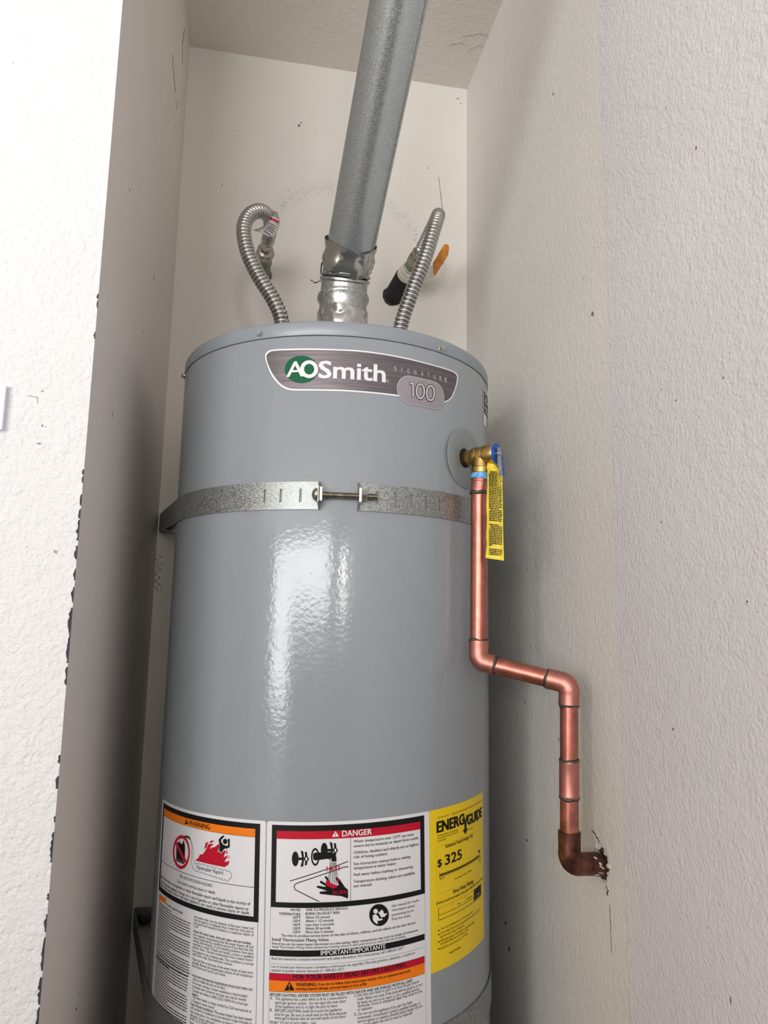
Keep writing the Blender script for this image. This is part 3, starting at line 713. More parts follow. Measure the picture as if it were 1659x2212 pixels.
('P','black',[(-176.04,67.94),(-174.91,68.69),(-175.16,69.05),(-176.28,68.3)]),
('P','black',[(-175.17,68.57),(-174.04,68.9),(-174.16,69.32),(-175.29,68.99)]),
('P','black',[(-174.35,68.88),(-173.24,68.7),(-173.17,69.13),(-174.28,69.31)]),
('P','black',[(-173.51,68.8),(-172.45,68.19),(-172.23,68.57),(-173.3,69.18)]),
('P','black',[(-172.66,68.33),(-171.63,67.49),(-171.35,67.82),(-172.38,68.67)]),
('P','black',[(-171.51,67.49),(-170.41,68.48),(-170.71,68.8),(-171.8,67.81)]),
('P','black',[(-170.61,68.33),(-169.51,69.09),(-169.76,69.45),(-170.86,68.69)]),
('P','black',[(-169.76,68.97),(-168.66,69.31),(-168.79,69.73),(-169.89,69.38)]),
('P','black',[(-168.97,69.29),(-167.88,69.12),(-167.81,69.55),(-168.9,69.72)]),
('P','black',[(-168.16,69.22),(-167.12,68.61),(-166.9,68.99),(-167.94,69.59)]),
('P','black',[(-167.33,68.76),(-166.32,67.92),(-166.04,68.25),(-167.05,69.09)]),
('P','black',[(-166.19,67.92),(-165.13,68.92),(-165.43,69.24),(-166.49,68.24)]),
('P','black',[(-165.32,68.77),(-164.25,69.54),(-164.5,69.89),(-165.57,69.12)]),
('P','black',[(-164.5,69.41),(-163.42,69.76),(-163.55,70.18),(-164.64,69.82)]),
('P','black',[(-163.73,69.74),(-162.66,69.58),(-162.6,70.01),(-163.67,70.17)]),
('P','black',[(-162.94,69.67),(-161.92,69.08),(-161.7,69.46),(-162.72,70.05)]),
('P','black',[(-162.13,69.23),(-161.14,68.39),(-160.86,68.73),(-161.85,69.56)]),
('P','black',[(-161.01,68.4),(-159.97,69.41),(-160.27,69.72),(-161.31,68.71)]),
('P','black',[(-160.16,69.25),(-159.11,70.03),(-159.37,70.38),(-160.42,69.6)]),
('P','black',[(-159.36,69.9),(-158.3,70.26),(-158.44,70.67),(-159.5,70.31)]),
('P','black',[(-158.62,70.23),(-157.57,70.08),(-157.5,70.51),(-158.55,70.66)]),
('P','black',[(-157.85,70.17),(-156.84,69.59),(-156.62,69.96),(-157.63,70.55)]),
('P','black',[(-157.05,69.73),(-156.08,68.91),(-155.8,69.24),(-156.77,70.07)]),
('P','black',[(-155.95,68.92),(-154.93,69.93),(-155.24,70.24),(-156.26,69.23)]),
('P','black',[(-155.11,69.77),(-154.09,70.56),(-154.36,70.9),(-155.38,70.12)]),
('P','black',[(-154.34,70.42),(-153.3,70.79),(-153.45,71.2),(-154.49,70.83)]),
('P','black',[(-153.61,70.76),(-152.58,70.62),(-152.52,71.05),(-153.55,71.19)]),
('P','black',[(-152.87,70.71),(-151.88,70.13),(-151.66,70.51),(-152.64,71.09)]),
('P','black',[(-152.09,70.28),(-151.13,69.47),(-150.85,69.8),(-151.8,70.61)]),
('P','black',[(-150.99,69.47),(-150.0,70.49),(-150.31,70.8),(-151.31,69.78)]),
('P','black',[(-150.18,70.33),(-149.18,71.12),(-149.45,71.47),(-150.45,70.67)]),
('P','black',[(-149.42,70.98),(-148.4,71.36),(-148.55,71.77),(-149.58,71.39)]),
('P','black',[(-148.72,71.33),(-147.7,71.19),(-147.64,71.62),(-148.66,71.76)]),
('P','black',[(-147.99,71.29),(-147.01,70.72),(-146.79,71.09),(-147.76,71.67)]),
('P','black',[(-147.22,70.87),(-146.28,70.06),(-146.0,70.39),(-146.94,71.2)]),
('P','black',[(-143.29,61.07),(-141.5,62.89),(-141.81,63.19),(-143.6,61.37)]),
('P','black',[(-141.51,62.87),(-141.79,66.82),(-142.23,66.79),(-141.95,62.84)]),
('P','black',[(-141.78,66.79),(-146.17,70.53),(-146.45,70.2),(-142.06,66.46)]),
('P','red',[(-200.81,55.84),(-195.29,52.35),(-192.01,47.67),(-187.12,46.59),(-182.13,40.75),(-178.69,34.21),(-174.15,32.63),(-170.08,32.6),(-174.43,36.16),(-175.2,39.12),(-171.26,36.05),(-169.01,36.38),(-161.39,30.86),(-160.38,34.65),(-163.81,40.87),(-161.43,40.13),(-158.38,41.82),(-153.11,37.85),(-150.66,37.26),(-154.05,45.48),(-147.24,42.18),(-152.62,50.61),(-145.01,48.34),(-146.84,53.03),(-151.99,56.26)]),
('P','red',[(-185.18,41.2),(-183.47,33.42),(-178.11,30.82),(-179.48,33.36),(-181.33,37.77)]),
('P','red',[(-177.11,32.27),(-174.31,29.28),(-169.2,28.3),(-171.94,31.19)]),
('P','red',[(-150.7,40.7),(-149.23,36.34),(-148.37,39.81),(-150.1,41.45)]),
('P','red',[(-148.04,46.64),(-145.47,42.17),(-145.91,45.46)]),
('P','black2',[(-163.24,42.06),(-160.68,37.52),(-159.82,33.63),(-160.73,30.28),(-162.17,26.66),(-158.31,22.73),(-154.77,20.75),(-153.57,21.56),(-155.72,24.14),(-157.94,25.65),(-158.52,28.12),(-155.44,31.22),(-150.86,32.14),(-147.93,31.94),(-147.72,28.78),(-148.68,24.8),(-147.09,23.69),(-145.71,24.18),(-145.32,32.91),(-148.72,34.85),(-153.03,35.65),(-155.57,38.59),(-158.41,41.13),(-159.98,38.06)]),
('P','black2',[(-149.17,27.06),(-149.31,28.1),(-149.82,29.06),(-150.61,29.83),(-151.62,30.3),(-152.7,30.42),(-153.74,30.18),(-154.6,29.6),(-155.18,28.76),(-155.41,27.76),(-155.26,26.7),(-154.75,25.74),(-153.94,24.97),(-152.93,24.5),(-151.84,24.38),(-150.81,24.62),(-149.96,25.2),(-149.39,26.05)]),
]
ENERGY=[
('T', 'black', 'U.S. Government', 119.76, 11.6, 20.02, 2.12, 0),
('T', 'black', 'Federal law prohibits removal of this label before consumer purchase', 145.41, 11.59, 80.12, 2.12, 0),
('T', 'black', 'ENERG', 118.56, 27.93, 53.63, 12.49, 2.2),
('T', 'black', 'GUIDE', 180.47, 31.39, 46.84, 11.86, 2.2),
('P','black',[(168.95,18.86),(172.67,18.69),(175.54,24.79),(178.49,18.55),(182.24,18.66),(178.27,27.45),(178.07,35.92),(182.4,35.96),(175.14,41.55),(168.58,34.88),(172.83,35.28),(173.02,26.98)]),
('T', 'black', 'WATER HEATER - GAS NATURAL', 118.66, 32.92, 39.43, 1.87, 0),
('T', 'black', 'TANK SIZE (STORAGE CAPACITY)', 118.62, 35.92, 40.63, 1.87, 0),
('T', 'black', '40 GALLONS', 118.56, 39.17, 15.49, 1.87, 0),
('T', 'black', 'A. O. Smith Water Products', 183.95, 32.87, 30.61, 1.5, 0),
('T', 'black', 'MODEL(S)', 183.8, 38.9, 12.67, 1.75, 0),
('T', 'black', 'Estimated Yearly Energy Cost', 133.06, 48.87, 61.8, 4.25, 0.7),
('T', 'black', '$', 118.85, 68.19, 7.09, 8.24, 1),
('T', 'black', '325', 132.1, 68.72, 33.4, 11.49, 1.2),
('P','black',[(117.36,44.41),(225.39,44.41),(225.39,44.53),(117.36,44.53)]),
('P','black',[(117.36,44.41),(117.48,44.41),(117.48,99.82),(117.36,99.82)]),
('P','black',[(225.39,44.41),(225.51,44.41),(225.51,99.82),(225.39,99.82)]),
('P','black',[(117.03,99.82),(226.45,99.82),(226.45,99.94),(117.03,99.94)]),
('P','olive',[(122.11,77.3),(216.56,77.3),(216.56,79.7),(122.11,79.7)]),
('P','black',[(121.68,80.43),(220.45,80.43),(220.45,80.83),(121.68,80.83)]),
('P','black',[(121.68,74.43),(122.08,74.43),(122.08,80.43),(121.68,80.43)]),
('P','black',[(220.45,74.43),(220.85,74.43),(220.85,80.43),(220.45,80.43)]),
('P','black',[(211.75,71.17),(219.36,72.3),(215.3,76.65)]),
('T', 'black', '$ 227', 122.38, 84.07, 8.43, 2.5, 0.4),
('T', 'black', '$ 325', 212.14, 84.86, 9.54, 2.25, 0.4),
('T', 'black', 'Cost Range of Similar Models', 149.21, 90.23, 41.29, 2.25, 0.2),
('T', 'black', 'First Hour Rating', 146.87, 105.9, 48.11, 4.62, 0.9),
('T', 'black', '(How much hot water you get in the first hour of use)', 115.92, 111.42, 112.15, 3.25, 0.4),
('P','black',[(119.44,123.99),(196.17,123.99),(196.17,124.49),(119.44,124.49)]),
('P','black',[(119.35,129.43),(220.2,129.43),(220.2,130.03),(119.35,130.03)]),
('P','black',[(119.44,115.49),(120.04,115.49),(120.04,129.43),(119.44,129.43)]),
('P','black',[(119.44,115.49),(196.85,115.49),(196.85,115.69),(119.44,115.69)]),
('P','black',[(145.85,115.49),(146.05,115.49),(146.05,123.99),(145.85,123.99)]),
('P','black',[(171.28,115.49),(171.48,115.49),(171.48,123.99),(171.28,123.99)]),
('P','black',[(196.17,115.49),(221.31,115.49),(221.31,129.43),(196.17,129.43)]),
('T', 'black', 'low', 155.02, 121.75, 6.77, 2.5, 0.2),
('T', 'black', 'medium', 175.98, 121.76, 14.95, 2.25, 0.2),
('T', 'yellow2', 'High', 203.21, 125.04, 10.58, 2.0, 0.2),
('T', 'yellow2', '75 Gallons', 199.15, 128.67, 18.83, 1.37, 0.2),
('P','black',[(120.85,141.49),(120.63,142.02),(120.06,142.24),(119.36,142.06),(118.81,141.55),(118.6,140.9),(118.83,140.36),(119.39,140.14),(120.09,140.32),(120.65,140.84)]),
('P','black',[(120.78,146.28),(120.55,146.81),(119.98,147.03),(119.29,146.84),(118.73,146.33),(118.53,145.68),(118.75,145.14),(119.32,144.93),(120.01,145.11),(120.57,145.63)]),
('P','black',[(120.64,154.45),(120.41,154.98),(119.85,155.19),(119.15,155.0),(118.6,154.48),(118.39,153.84),(118.62,153.31),(119.18,153.09),(119.88,153.28),(120.43,153.8)]),
('P','black',[(120.51,162.22),(120.29,162.75),(119.72,162.96),(119.02,162.77),(118.47,162.25),(118.27,161.6),(118.49,161.07),(119.06,160.86),(119.75,161.05),(120.31,161.57)]),
('T', 'olive', 'Your cost will depend on your utility rates and use.', 122.95, 141.54, 70.06, 2.62, 0),
('T', 'olive', 'Cost range based only on models fueled by natural gas, with a', 122.3, 146.3, 95.11, 2.62, 0),
('T', 'olive', 'high first hour rating (>75 gallons).', 122.22, 150.59, 48.43, 2.62, 0),
('T', 'olive', 'Estimated energy cost based on a national average', 122.15, 154.99, 73.84, 2.62, 0),
('T', 'olive', 'GAS (NATURAL) cost of $1.09 per THM', 122.08, 158.88, 56.67, 2.62, 0),
('T', 'olive', 'Estimated yearly energy use: 297 THM', 122.0, 163.65, 55.21, 2.62, 0),
('T', 'black', 'ftc.gov/energy', 138.01, 173.04, 22.65, 2.25, 0.7),
]
BADGE=[
('P','border',[(-126.1,-22.47),(-126.05,-24.06),(-125.67,-25.65),(-125.0,-27.09),(-124.08,-28.24),(-122.62,-29.29),(-120.85,-30.12),(-118.92,-30.67),(-116.94,-30.92),(-109.79,-30.98),(-102.65,-30.77),(-95.59,-30.46),(-88.63,-30.21),(-81.8,-30.03),(-75.03,-29.86),(-68.33,-29.68),(-61.67,-29.53),(-54.04,-29.37),(-46.44,-29.24),(-38.87,-29.15),(-31.32,-29.1),(-23.76,-29.13),(-16.17,-29.23),(-8.57,-29.32),(-0.94,-29.32),(6.79,-29.19),(14.58,-29.0),(22.45,-28.77),(30.41,-28.55),(38.54,-28.36),(46.81,-28.18),(55.23,-28.01),(63.82,-27.82),(72.72,-27.6),(81.87,-27.37),(91.31,-27.2),(101.09,-27.12),(110.74,-27.19),(120.85,-27.41),(131.45,-27.7),(142.57,-27.97),(145.56,-27.94),(148.52,-27.7),(151.28,-27.21),(153.65,-26.43),(155.09,-25.51),(156.16,-24.25),(156.81,-22.78),(156.94,-21.18),(156.26,-17.02),(155.06,-12.69),(153.47,-8.29),(151.61,-3.94),(149.68,0.31),(147.54,4.61),(144.97,8.76),(141.8,12.59),(138.68,15.33),(134.96,17.86),(130.98,19.98),(127.04,21.47),(120.52,22.89),(114.06,23.59),(107.73,23.95),(101.63,24.31),(95.07,24.78),(88.7,25.12),(82.48,25.4),(76.4,25.67),(70.17,25.97),(64.05,26.25),(58.04,26.49),(52.13,26.68),(44.13,26.84),(36.28,26.89),(28.55,26.91),(20.93,26.96),(10.59,27.02),(0.38,27.03),(-9.72,27.0),(-19.77,27.0),(-29.75,27.07),(-39.73,27.18),(-49.73,27.22),(-59.79,27.11),(-66.38,27.02),(-73.03,26.92),(-79.72,26.67),(-86.46,26.1),(-88.88,25.72),(-91.32,25.12),(-93.71,24.32),(-96.04,23.35),(-98.09,22.29),(-100.09,21.05),(-102.0,19.63),(-103.76,18.07),(-106.87,14.94),(-109.9,11.64),(-112.75,8.17),(-115.32,4.55),(-117.53,0.74),(-119.45,-3.25),(-121.18,-7.34),(-122.82,-11.44),(-123.9,-14.18),(-124.9,-16.96),(-125.68,-19.75)]),
('P','plate',[(-124.0,-21.81),(-123.95,-22.95),(-123.63,-24.07),(-123.08,-25.09),(-122.37,-25.91),(-121.11,-26.91),(-119.66,-27.79),(-118.07,-28.43),(-116.39,-28.72),(-109.38,-28.82),(-102.36,-28.63),(-95.4,-28.32),(-88.55,-28.08),(-81.72,-27.91),(-74.96,-27.72),(-68.25,-27.55),(-61.6,-27.41),(-53.97,-27.3),(-46.38,-27.23),(-38.82,-27.2),(-31.27,-27.2),(-23.71,-27.24),(-16.13,-27.33),(-8.53,-27.41),(-0.9,-27.41),(6.83,-27.33),(14.62,-27.19),(22.49,-27.02),(30.44,-26.84),(38.57,-26.66),(46.84,-26.47),(55.26,-26.28),(63.84,-26.09),(72.74,-25.91),(81.89,-25.74),(91.33,-25.63),(101.11,-25.58),(110.47,-25.65),(120.27,-25.82),(130.51,-26.04),(141.25,-26.27),(143.93,-26.24),(146.58,-26.01),(149.05,-25.56),(151.17,-24.84),(152.42,-24.02),(153.37,-22.91),(153.93,-21.59),(154.04,-20.17),(153.41,-16.2),(152.33,-12.08),(150.88,-7.91),(149.16,-3.76),(147.33,0.27),(145.28,4.35),(142.83,8.29),(139.83,11.94),(137.01,14.45),(133.64,16.78),(130.02,18.72),(126.42,20.06),(120.07,21.37),(113.76,21.98),(107.58,22.26),(101.61,22.58),(95.05,23.05),(88.68,23.41),(82.46,23.71),(76.38,23.97),(70.14,24.18),(64.02,24.33),(58.01,24.45),(52.1,24.57),(44.1,24.7),(36.24,24.76),(28.51,24.8),(20.88,24.87),(10.54,24.94),(0.34,24.94),(-9.78,24.92),(-19.82,24.92),(-29.81,25.0),(-39.79,25.12),(-49.8,25.17),(-59.86,25.03),(-66.35,24.9),(-72.9,24.73),(-79.49,24.42),(-86.13,23.82),(-88.28,23.47),(-90.44,22.92),(-92.57,22.2),(-94.64,21.33),(-96.61,20.36),(-98.55,19.24),(-100.4,17.95),(-102.1,16.5),(-105.07,13.49),(-107.94,10.3),(-110.65,6.94),(-113.15,3.47),(-115.4,-0.15),(-117.43,-3.92),(-119.29,-7.79),(-121.01,-11.68),(-122.03,-14.18),(-122.92,-16.75),(-123.6,-19.31)]),
('P','green',[(-53.04,-1.06),(-53.21,1.82),(-53.91,4.64),(-55.12,7.31),(-56.82,9.77),(-58.95,11.96),(-61.47,13.82),(-64.32,15.3),(-67.44,16.36),(-70.75,16.97),(-74.17,17.12),(-77.63,16.8),(-81.03,16.01),(-84.3,14.79),(-87.35,13.15),(-90.11,11.14),(-92.51,8.81),(-94.47,6.23),(-95.95,3.46),(-96.9,0.58),(-97.3,-2.35),(-97.14,-5.24),(-96.41,-8.03),(-95.15,-10.65),(-93.38,-13.04),(-91.15,-15.13),(-88.52,-16.88),(-85.56,-18.26),(-82.35,-19.23),(-78.97,-19.78),(-75.5,-19.89),(-72.04,-19.56),(-68.66,-18.79),(-65.44,-17.62),(-62.47,-16.06),(-59.81,-14.14),(-57.52,-11.92),(-55.66,-9.44),(-54.28,-6.76),(-53.4,-3.95)]),
('T', 'white', 'A', -94.32, 8.14, 22.7, 20.39, 0.8),
('P','white',[(-53.25,-1.27),(-53.36,0.8),(-58.36,-0.03),(-58.3,-1.27)]),
('P','white',[(-53.36,0.8),(-53.81,2.82),(-58.61,1.17),(-58.36,-0.03)]),
('P','white',[(-53.81,2.82),(-54.6,4.7),(-59.05,2.29),(-58.61,1.17)]),
('P','white',[(-54.6,4.7),(-55.69,6.41),(-59.67,3.3),(-59.05,2.29)]),
('P','white',[(-55.69,6.41),(-57.06,7.88),(-60.44,4.18),(-59.67,3.3)]),
('P','white',[(-57.06,7.88),(-58.67,9.06),(-61.34,4.88),(-60.44,4.18)]),
('P','white',[(-58.67,9.06),(-60.46,9.93),(-62.35,5.4),(-61.34,4.88)]),
('P','white',[(-60.46,9.93),(-62.39,10.45),(-63.43,5.71),(-62.35,5.4)]),
('P','white',[(-62.39,10.45),(-64.4,10.62),(-64.56,5.8),(-63.43,5.71)]),
('P','white',[(-64.4,10.62),(-66.42,10.41),(-65.69,5.68),(-64.56,5.8)]),
('P','white',[(-66.42,10.41),(-68.39,9.84),(-66.8,5.34),(-65.69,5.68)]),
('P','white',[(-68.39,9.84),(-70.26,8.92),(-67.85,4.8),(-66.8,5.34)]),
('P','white',[(-70.26,8.92),(-71.97,7.69),(-68.81,4.07),(-67.85,4.8)]),
('P','white',[(-71.97,7.69),(-73.47,6.19),(-69.65,3.18),(-68.81,4.07)]),
('P','white',[(-73.47,6.19),(-74.7,4.45),(-70.34,2.14),(-69.65,3.18)]),
('P','white',[(-74.7,4.45),(-75.64,2.53),(-70.86,1.01),(-70.34,2.14)]),
('P','white',[(-75.64,2.53),(-76.24,0.5),(-71.2,-0.2),(-70.86,1.01)]),
('P','white',[(-76.24,0.5),(-76.49,-1.59),(-71.34,-1.45),(-71.2,-0.2)]),
('P','white',[(-76.49,-1.59),(-76.39,-3.66),(-71.29,-2.68),(-71.34,-1.45)]),
('P','white',[(-76.39,-3.66),(-75.93,-5.67),(-71.03,-3.88),(-71.29,-2.68)]),
('P','white',[(-75.93,-5.67),(-75.13,-7.54),(-70.59,-5.0),(-71.03,-3.88)]),
('P','white',[(-75.13,-7.54),(-74.02,-9.22),(-69.97,-6.01),(-70.59,-5.0)]),
('P','white',[(-74.02,-9.22),(-72.62,-10.66),(-69.19,-6.87),(-69.97,-6.01)]),
('P','white',[(-72.62,-10.66),(-70.99,-11.82),(-68.28,-7.57),(-69.19,-6.87)]),
('P','white',[(-70.99,-11.82),(-69.17,-12.66),(-67.26,-8.08),(-68.28,-7.57)]),
('P','white',[(-69.17,-12.66),(-67.22,-13.16),(-66.17,-8.38),(-67.26,-8.08)]),
('P','white',[(-67.22,-13.16),(-65.21,-13.31),(-65.04,-8.47),(-66.17,-8.38)]),
('P','white',[(-65.21,-13.31),(-63.18,-13.1),(-63.91,-8.35),(-65.04,-8.47)]),
('P','white',[(-63.18,-13.1),(-61.21,-12.54),(-62.8,-8.01),(-63.91,-8.35)]),
('P','white',[(-61.21,-12.54),(-59.35,-11.64),(-61.75,-7.47),(-62.8,-8.01)]),
('P','white',[(-59.35,-11.64),(-57.66,-10.44),(-60.8,-6.75),(-61.75,-7.47)]),
('P','white',[(-57.66,-10.44),(-56.19,-8.96),(-59.97,-5.86),(-60.8,-6.75)]),
('P','white',[(-56.19,-8.96),(-54.98,-7.25),(-59.29,-4.84),(-59.97,-5.86)]),
('P','white',[(-54.98,-7.25),(-54.07,-5.36),(-58.77,-3.71),(-59.29,-4.84)]),
('P','white',[(-54.07,-5.36),(-53.49,-3.34),(-58.44,-2.51),(-58.77,-3.71)]),
('P','white',[(-53.49,-3.34),(-53.25,-1.27),(-58.3,-1.27),(-58.44,-2.51)]),
('P','green2',[(-58.3,-1.27),(-58.46,0.57),(-59.05,2.29),(-60.03,3.76),(-61.34,4.88),(-62.88,5.58),(-64.56,5.8),(-66.25,5.54),(-67.85,4.8),(-69.25,3.64),(-70.34,2.14),(-71.06,0.41),(-71.34,-1.45),(-71.19,-3.29),(-70.59,-5.0),(-69.6,-6.46),(-68.28,-7.57),(-66.73,-8.25),(-65.04,-8.47),(-63.35,-8.2),(-61.75,-7.47),(-60.37,-6.33),(-59.29,-4.84),(-58.58,-3.12)]),
('T', 'white', 'Smith', -51.88, 10.23, 85.58, 22.02, 1.2),
('P','white',[(38.62,7.8),(38.44,8.65),(38.05,8.52),(38.18,7.86)]),
('P','white',[(38.44,8.65),(37.91,9.38),(37.64,9.09),(38.05,8.52)]),
('P','white',[(37.91,9.38),(37.14,9.85),(37.04,9.45),(37.64,9.09)]),
('P','white',[(37.14,9.85),(36.28,9.97),(36.37,9.54),(37.04,9.45)]),
('P','white',[(36.28,9.97),(35.5,9.7),(35.76,9.33),(36.37,9.54)]),
('P','white',[(35.5,9.7),(34.95,9.11),(35.33,8.87),(35.76,9.33)]),
('P','white',[(34.95,9.11),(34.74,8.31),(35.17,8.25),(35.33,8.87)]),
('P','white',[(34.74,8.31),(34.92,7.46),(35.31,7.59),(35.17,8.25)]),
('P','white',[(34.92,7.46),(35.44,6.73),(35.72,7.02),(35.31,7.59)]),
('P','white',[(35.44,6.73),(36.21,6.26),(36.31,6.66),(35.72,7.02)]),
('P','white',[(36.21,6.26),(37.07,6.15),(36.98,6.57),(36.31,6.66)]),
('P','white',[(37.07,6.15),(37.86,6.41),(37.6,6.78),(36.98,6.57)]),
('P','white',[(37.86,6.41),(38.41,7.0),(38.02,7.24),(37.6,6.78)]),
('P','white',[(38.41,7.0),(38.62,7.8),(38.18,7.86),(38.02,7.24)]),
('T', 'silver', 'S', 46.23, -7.3, 3.11, 5.91, 0),
('T', 'silver', 'I', 56.77, -7.23, 0.68, 5.91, 0),
('T', 'silver', 'G', 65.06, -6.9, 3.28, 5.91, 0),
('T', 'silver', 'N', 75.48, -7.04, 3.4, 5.91, 0),
('T', 'silver', 'A', 86.55, -7.43, 3.54, 5.91, 0),
('T', 'silver', 'T', 96.8, -7.55, 3.7, 5.91, 0),
('T', 'silver', 'U', 107.24, -7.82, 3.88, 5.91, 0),
('T', 'silver', 'R', 117.94, -7.8, 4.09, 5.91, 0),
('T', 'silver', 'E', 127.73, -8.1, 4.32, 5.91, 0),
('P','border2',[(127.4,15.5),(127.16,12.45),(126.45,9.47),(125.27,6.65),(123.68,4.04),(121.69,1.71),(119.36,-0.28),(116.75,-1.87),(113.93,-3.05),(110.95,-3.76),(107.9,-4.0),(67.05,-3.76),(64.07,-3.05),(61.25,-1.87),(58.64,-0.28),(56.31,1.71),(54.32,4.04),(52.73,6.65),(51.55,9.47),(50.84,12.45),(50.6,15.5),(50.84,18.55),(51.55,21.53),(52.73,24.35),(54.32,26.96),(56.31,29.29),(58.64,31.28),(61.25,32.87),(64.07,34.05),(67.05,34.76),(70.1,35.0),(110.95,34.76),(113.93,34.05),(116.75,32.87),(119.36,31.28),(121.69,29.29),(123.68,26.96),(125.27,24.35),(126.45,21.53),(127.16,18.55)]),
('P','pill',[(126.7,15.5),(126.47,12.56),(125.78,9.69),(124.65,6.96),(123.11,4.45),(121.19,2.21),(118.95,0.29),(116.44,-1.25),(113.71,-2.38),(110.84,-3.07),(107.9,-3.3),(67.16,-3.07),(64.29,-2.38),(61.56,-1.25),(59.05,0.29),(56.81,2.21),(54.89,4.45),(53.35,6.96),(52.22,9.69),(51.53,12.56),(51.3,15.5),(51.53,18.44),(52.22,21.31),(53.35,24.04),(54.89,26.55),(56.81,28.79),(59.05,30.71),(61.56,32.25),(64.29,33.38),(67.16,34.07),(70.1,34.3),(110.84,34.07),(113.71,33.38),(116.44,32.25),(118.95,30.71),(121.19,28.79),(123.11,26.55),(124.65,24.04),(125.78,21.31),(126.47,18.44)]),
('P','shadow',[(68.36,4.87),(74.8,4.36),(75.1,8.22),(68.66,8.73)]),
('P','shadow',[(75.41,4.39),(75.7,25.14),(71.82,25.19),(71.54,4.44)]),
('P','shadow',[(93.65,13.08),(93.57,15.03),(88.79,15.22),(88.82,14.0)]),
('P','shadow',[(93.57,15.03),(93.27,16.97),(88.66,16.43),(88.79,15.22)]),
('P','shadow',[(93.27,16.97),(92.77,18.85),(88.45,17.6),(88.66,16.43)]),
('P','shadow',[(92.77,18.85),(92.07,20.62),(88.15,18.69),(88.45,17.6)]),
('P','shadow',[(92.07,20.62),(91.21,22.25),(87.78,19.69),(88.15,18.69)]),
('P','shadow',[(91.21,22.25),(90.19,23.69),(87.34,20.56),(87.78,19.69)]),
('P','shadow',[(90.19,23.69),(89.06,24.91),(86.85,21.28),(87.34,20.56)]),
('P','shadow',[(89.06,24.91),(87.83,25.87),(86.31,21.84),(86.85,21.28)]),
('P','shadow',[(87.83,25.87),(86.54,26.55),(85.75,22.23),(86.31,21.84)]),
('P','shadow',[(86.54,26.55),(85.22,26.93),(85.16,22.43),(85.75,22.23)]),
('P','shadow',[(85.22,26.93),(83.9,27.01),(84.58,22.44),(85.16,22.43)]),
('P','shadow',[(83.9,27.01),(82.62,26.79),(84.01,22.26),(84.58,22.44)]),
('P','shadow',[(82.62,26.79),(81.4,26.27),(83.47,21.89),(84.01,22.26)]),
('P','shadow',[(81.4,26.27),(80.28,25.46),(82.97,21.35),(83.47,21.89)]),
('P','shadow',[(80.28,25.46),(79.28,24.39),(82.52,20.64),(82.97,21.35)]),
('P','shadow',[(79.28,24.39),(78.42,23.08),(82.13,19.78),(82.52,20.64)]),
('P','shadow',[(78.42,23.08),(77.73,21.57),(81.82,18.81),(82.13,19.78)]),
('P','shadow',[(77.73,21.57),(77.21,19.89),(81.58,17.73),(81.82,18.81)]),
('P','shadow',[(77.21,19.89),(76.88,18.08),(81.43,16.57),(81.58,17.73)]),
('P','shadow',[(76.88,18.08),(76.76,16.19),(81.37,15.37),(81.43,16.57)]),
('P','shadow',[(76.76,16.19),(76.83,14.26),(81.4,14.16),(81.37,15.37)]),
('P','shadow',[(76.83,14.26),(77.11,12.35),(81.52,12.95),(81.4,14.16)]),
('P','shadow',[(77.11,12.35),(77.58,10.49),(81.73,11.79),(81.52,12.95)]),
('P','shadow',[(77.58,10.49),(78.23,8.73),(82.01,10.7),(81.73,11.79)]),
('P','shadow',[(78.23,8.73),(79.05,7.12),(82.38,9.71),(82.01,10.7)]),
('P','shadow',[(79.05,7.12),(80.02,5.69),(82.81,8.84),(82.38,9.71)]),
('P','shadow',[(80.02,5.69),(81.12,4.48),(83.3,8.11),(82.81,8.84)]),
('P','shadow',[(81.12,4.48),(82.33,3.52),(83.83,7.55),(83.3,8.11)]),
('P','shadow',[(82.33,3.52),(83.6,2.83),(84.39,7.16),(83.83,7.55)]),
('P','shadow',[(83.6,2.83),(84.92,2.42),(84.97,6.95),(84.39,7.16)]),
('P','shadow',[(84.92,2.42),(86.24,2.32),(85.56,6.94),(84.97,6.95)]),
('P','shadow',[(86.24,2.32),(87.55,2.52),(86.13,7.11),(85.56,6.94)]),
('P','shadow',[(87.55,2.52),(88.8,3.02),(86.68,7.48),(86.13,7.11)]),
('P','shadow',[(88.8,3.02),(89.96,3.81),(87.19,8.02),(86.68,7.48)]),
('P','shadow',[(89.96,3.81),(91.01,4.86),(87.65,8.72),(87.19,8.02)]),
('P','shadow',[(91.01,4.86),(91.91,6.16),(88.04,9.58),(87.65,8.72)]),
('P','shadow',[(91.91,6.16),(92.64,7.67),(88.37,10.56),(88.04,9.58)]),
('P','shadow',[(92.64,7.67),(93.18,9.36),(88.61,11.64),(88.37,10.56)]),
('P','shadow',[(93.18,9.36),(93.52,11.17),(88.76,12.8),(88.61,11.64)]),
('P','shadow',[(93.52,11.17),(93.65,13.08),(88.82,14.0),(88.76,12.8)]),
('P','shadow',[(110.75,12.24),(110.65,14.21),(105.51,14.55),(105.54,13.32)]),
('P','shadow',[(110.65,14.21),(110.32,16.17),(105.37,15.78),(105.51,14.55)]),
('P','shadow',[(110.32,16.17),(109.78,18.09),(105.14,16.96),(105.37,15.78)]),
('P','shadow',[(109.78,18.09),(109.03,19.91),(104.81,18.07),(105.14,16.96)]),
('P','shadow',[(109.03,19.91),(108.09,21.58),(104.41,19.09),(104.81,18.07)]),
('P','shadow',[(108.09,21.58),(106.99,23.06),(103.94,19.98),(104.41,19.09)]),
('P','shadow',[(106.99,23.06),(105.77,24.32),(103.41,20.73),(103.94,19.98)]),
('P','shadow',[(105.77,24.32),(104.45,25.32),(102.83,21.31),(103.41,20.73)]),
('P','shadow',[(104.45,25.32),(103.06,26.05),(102.22,21.72),(102.83,21.31)]),
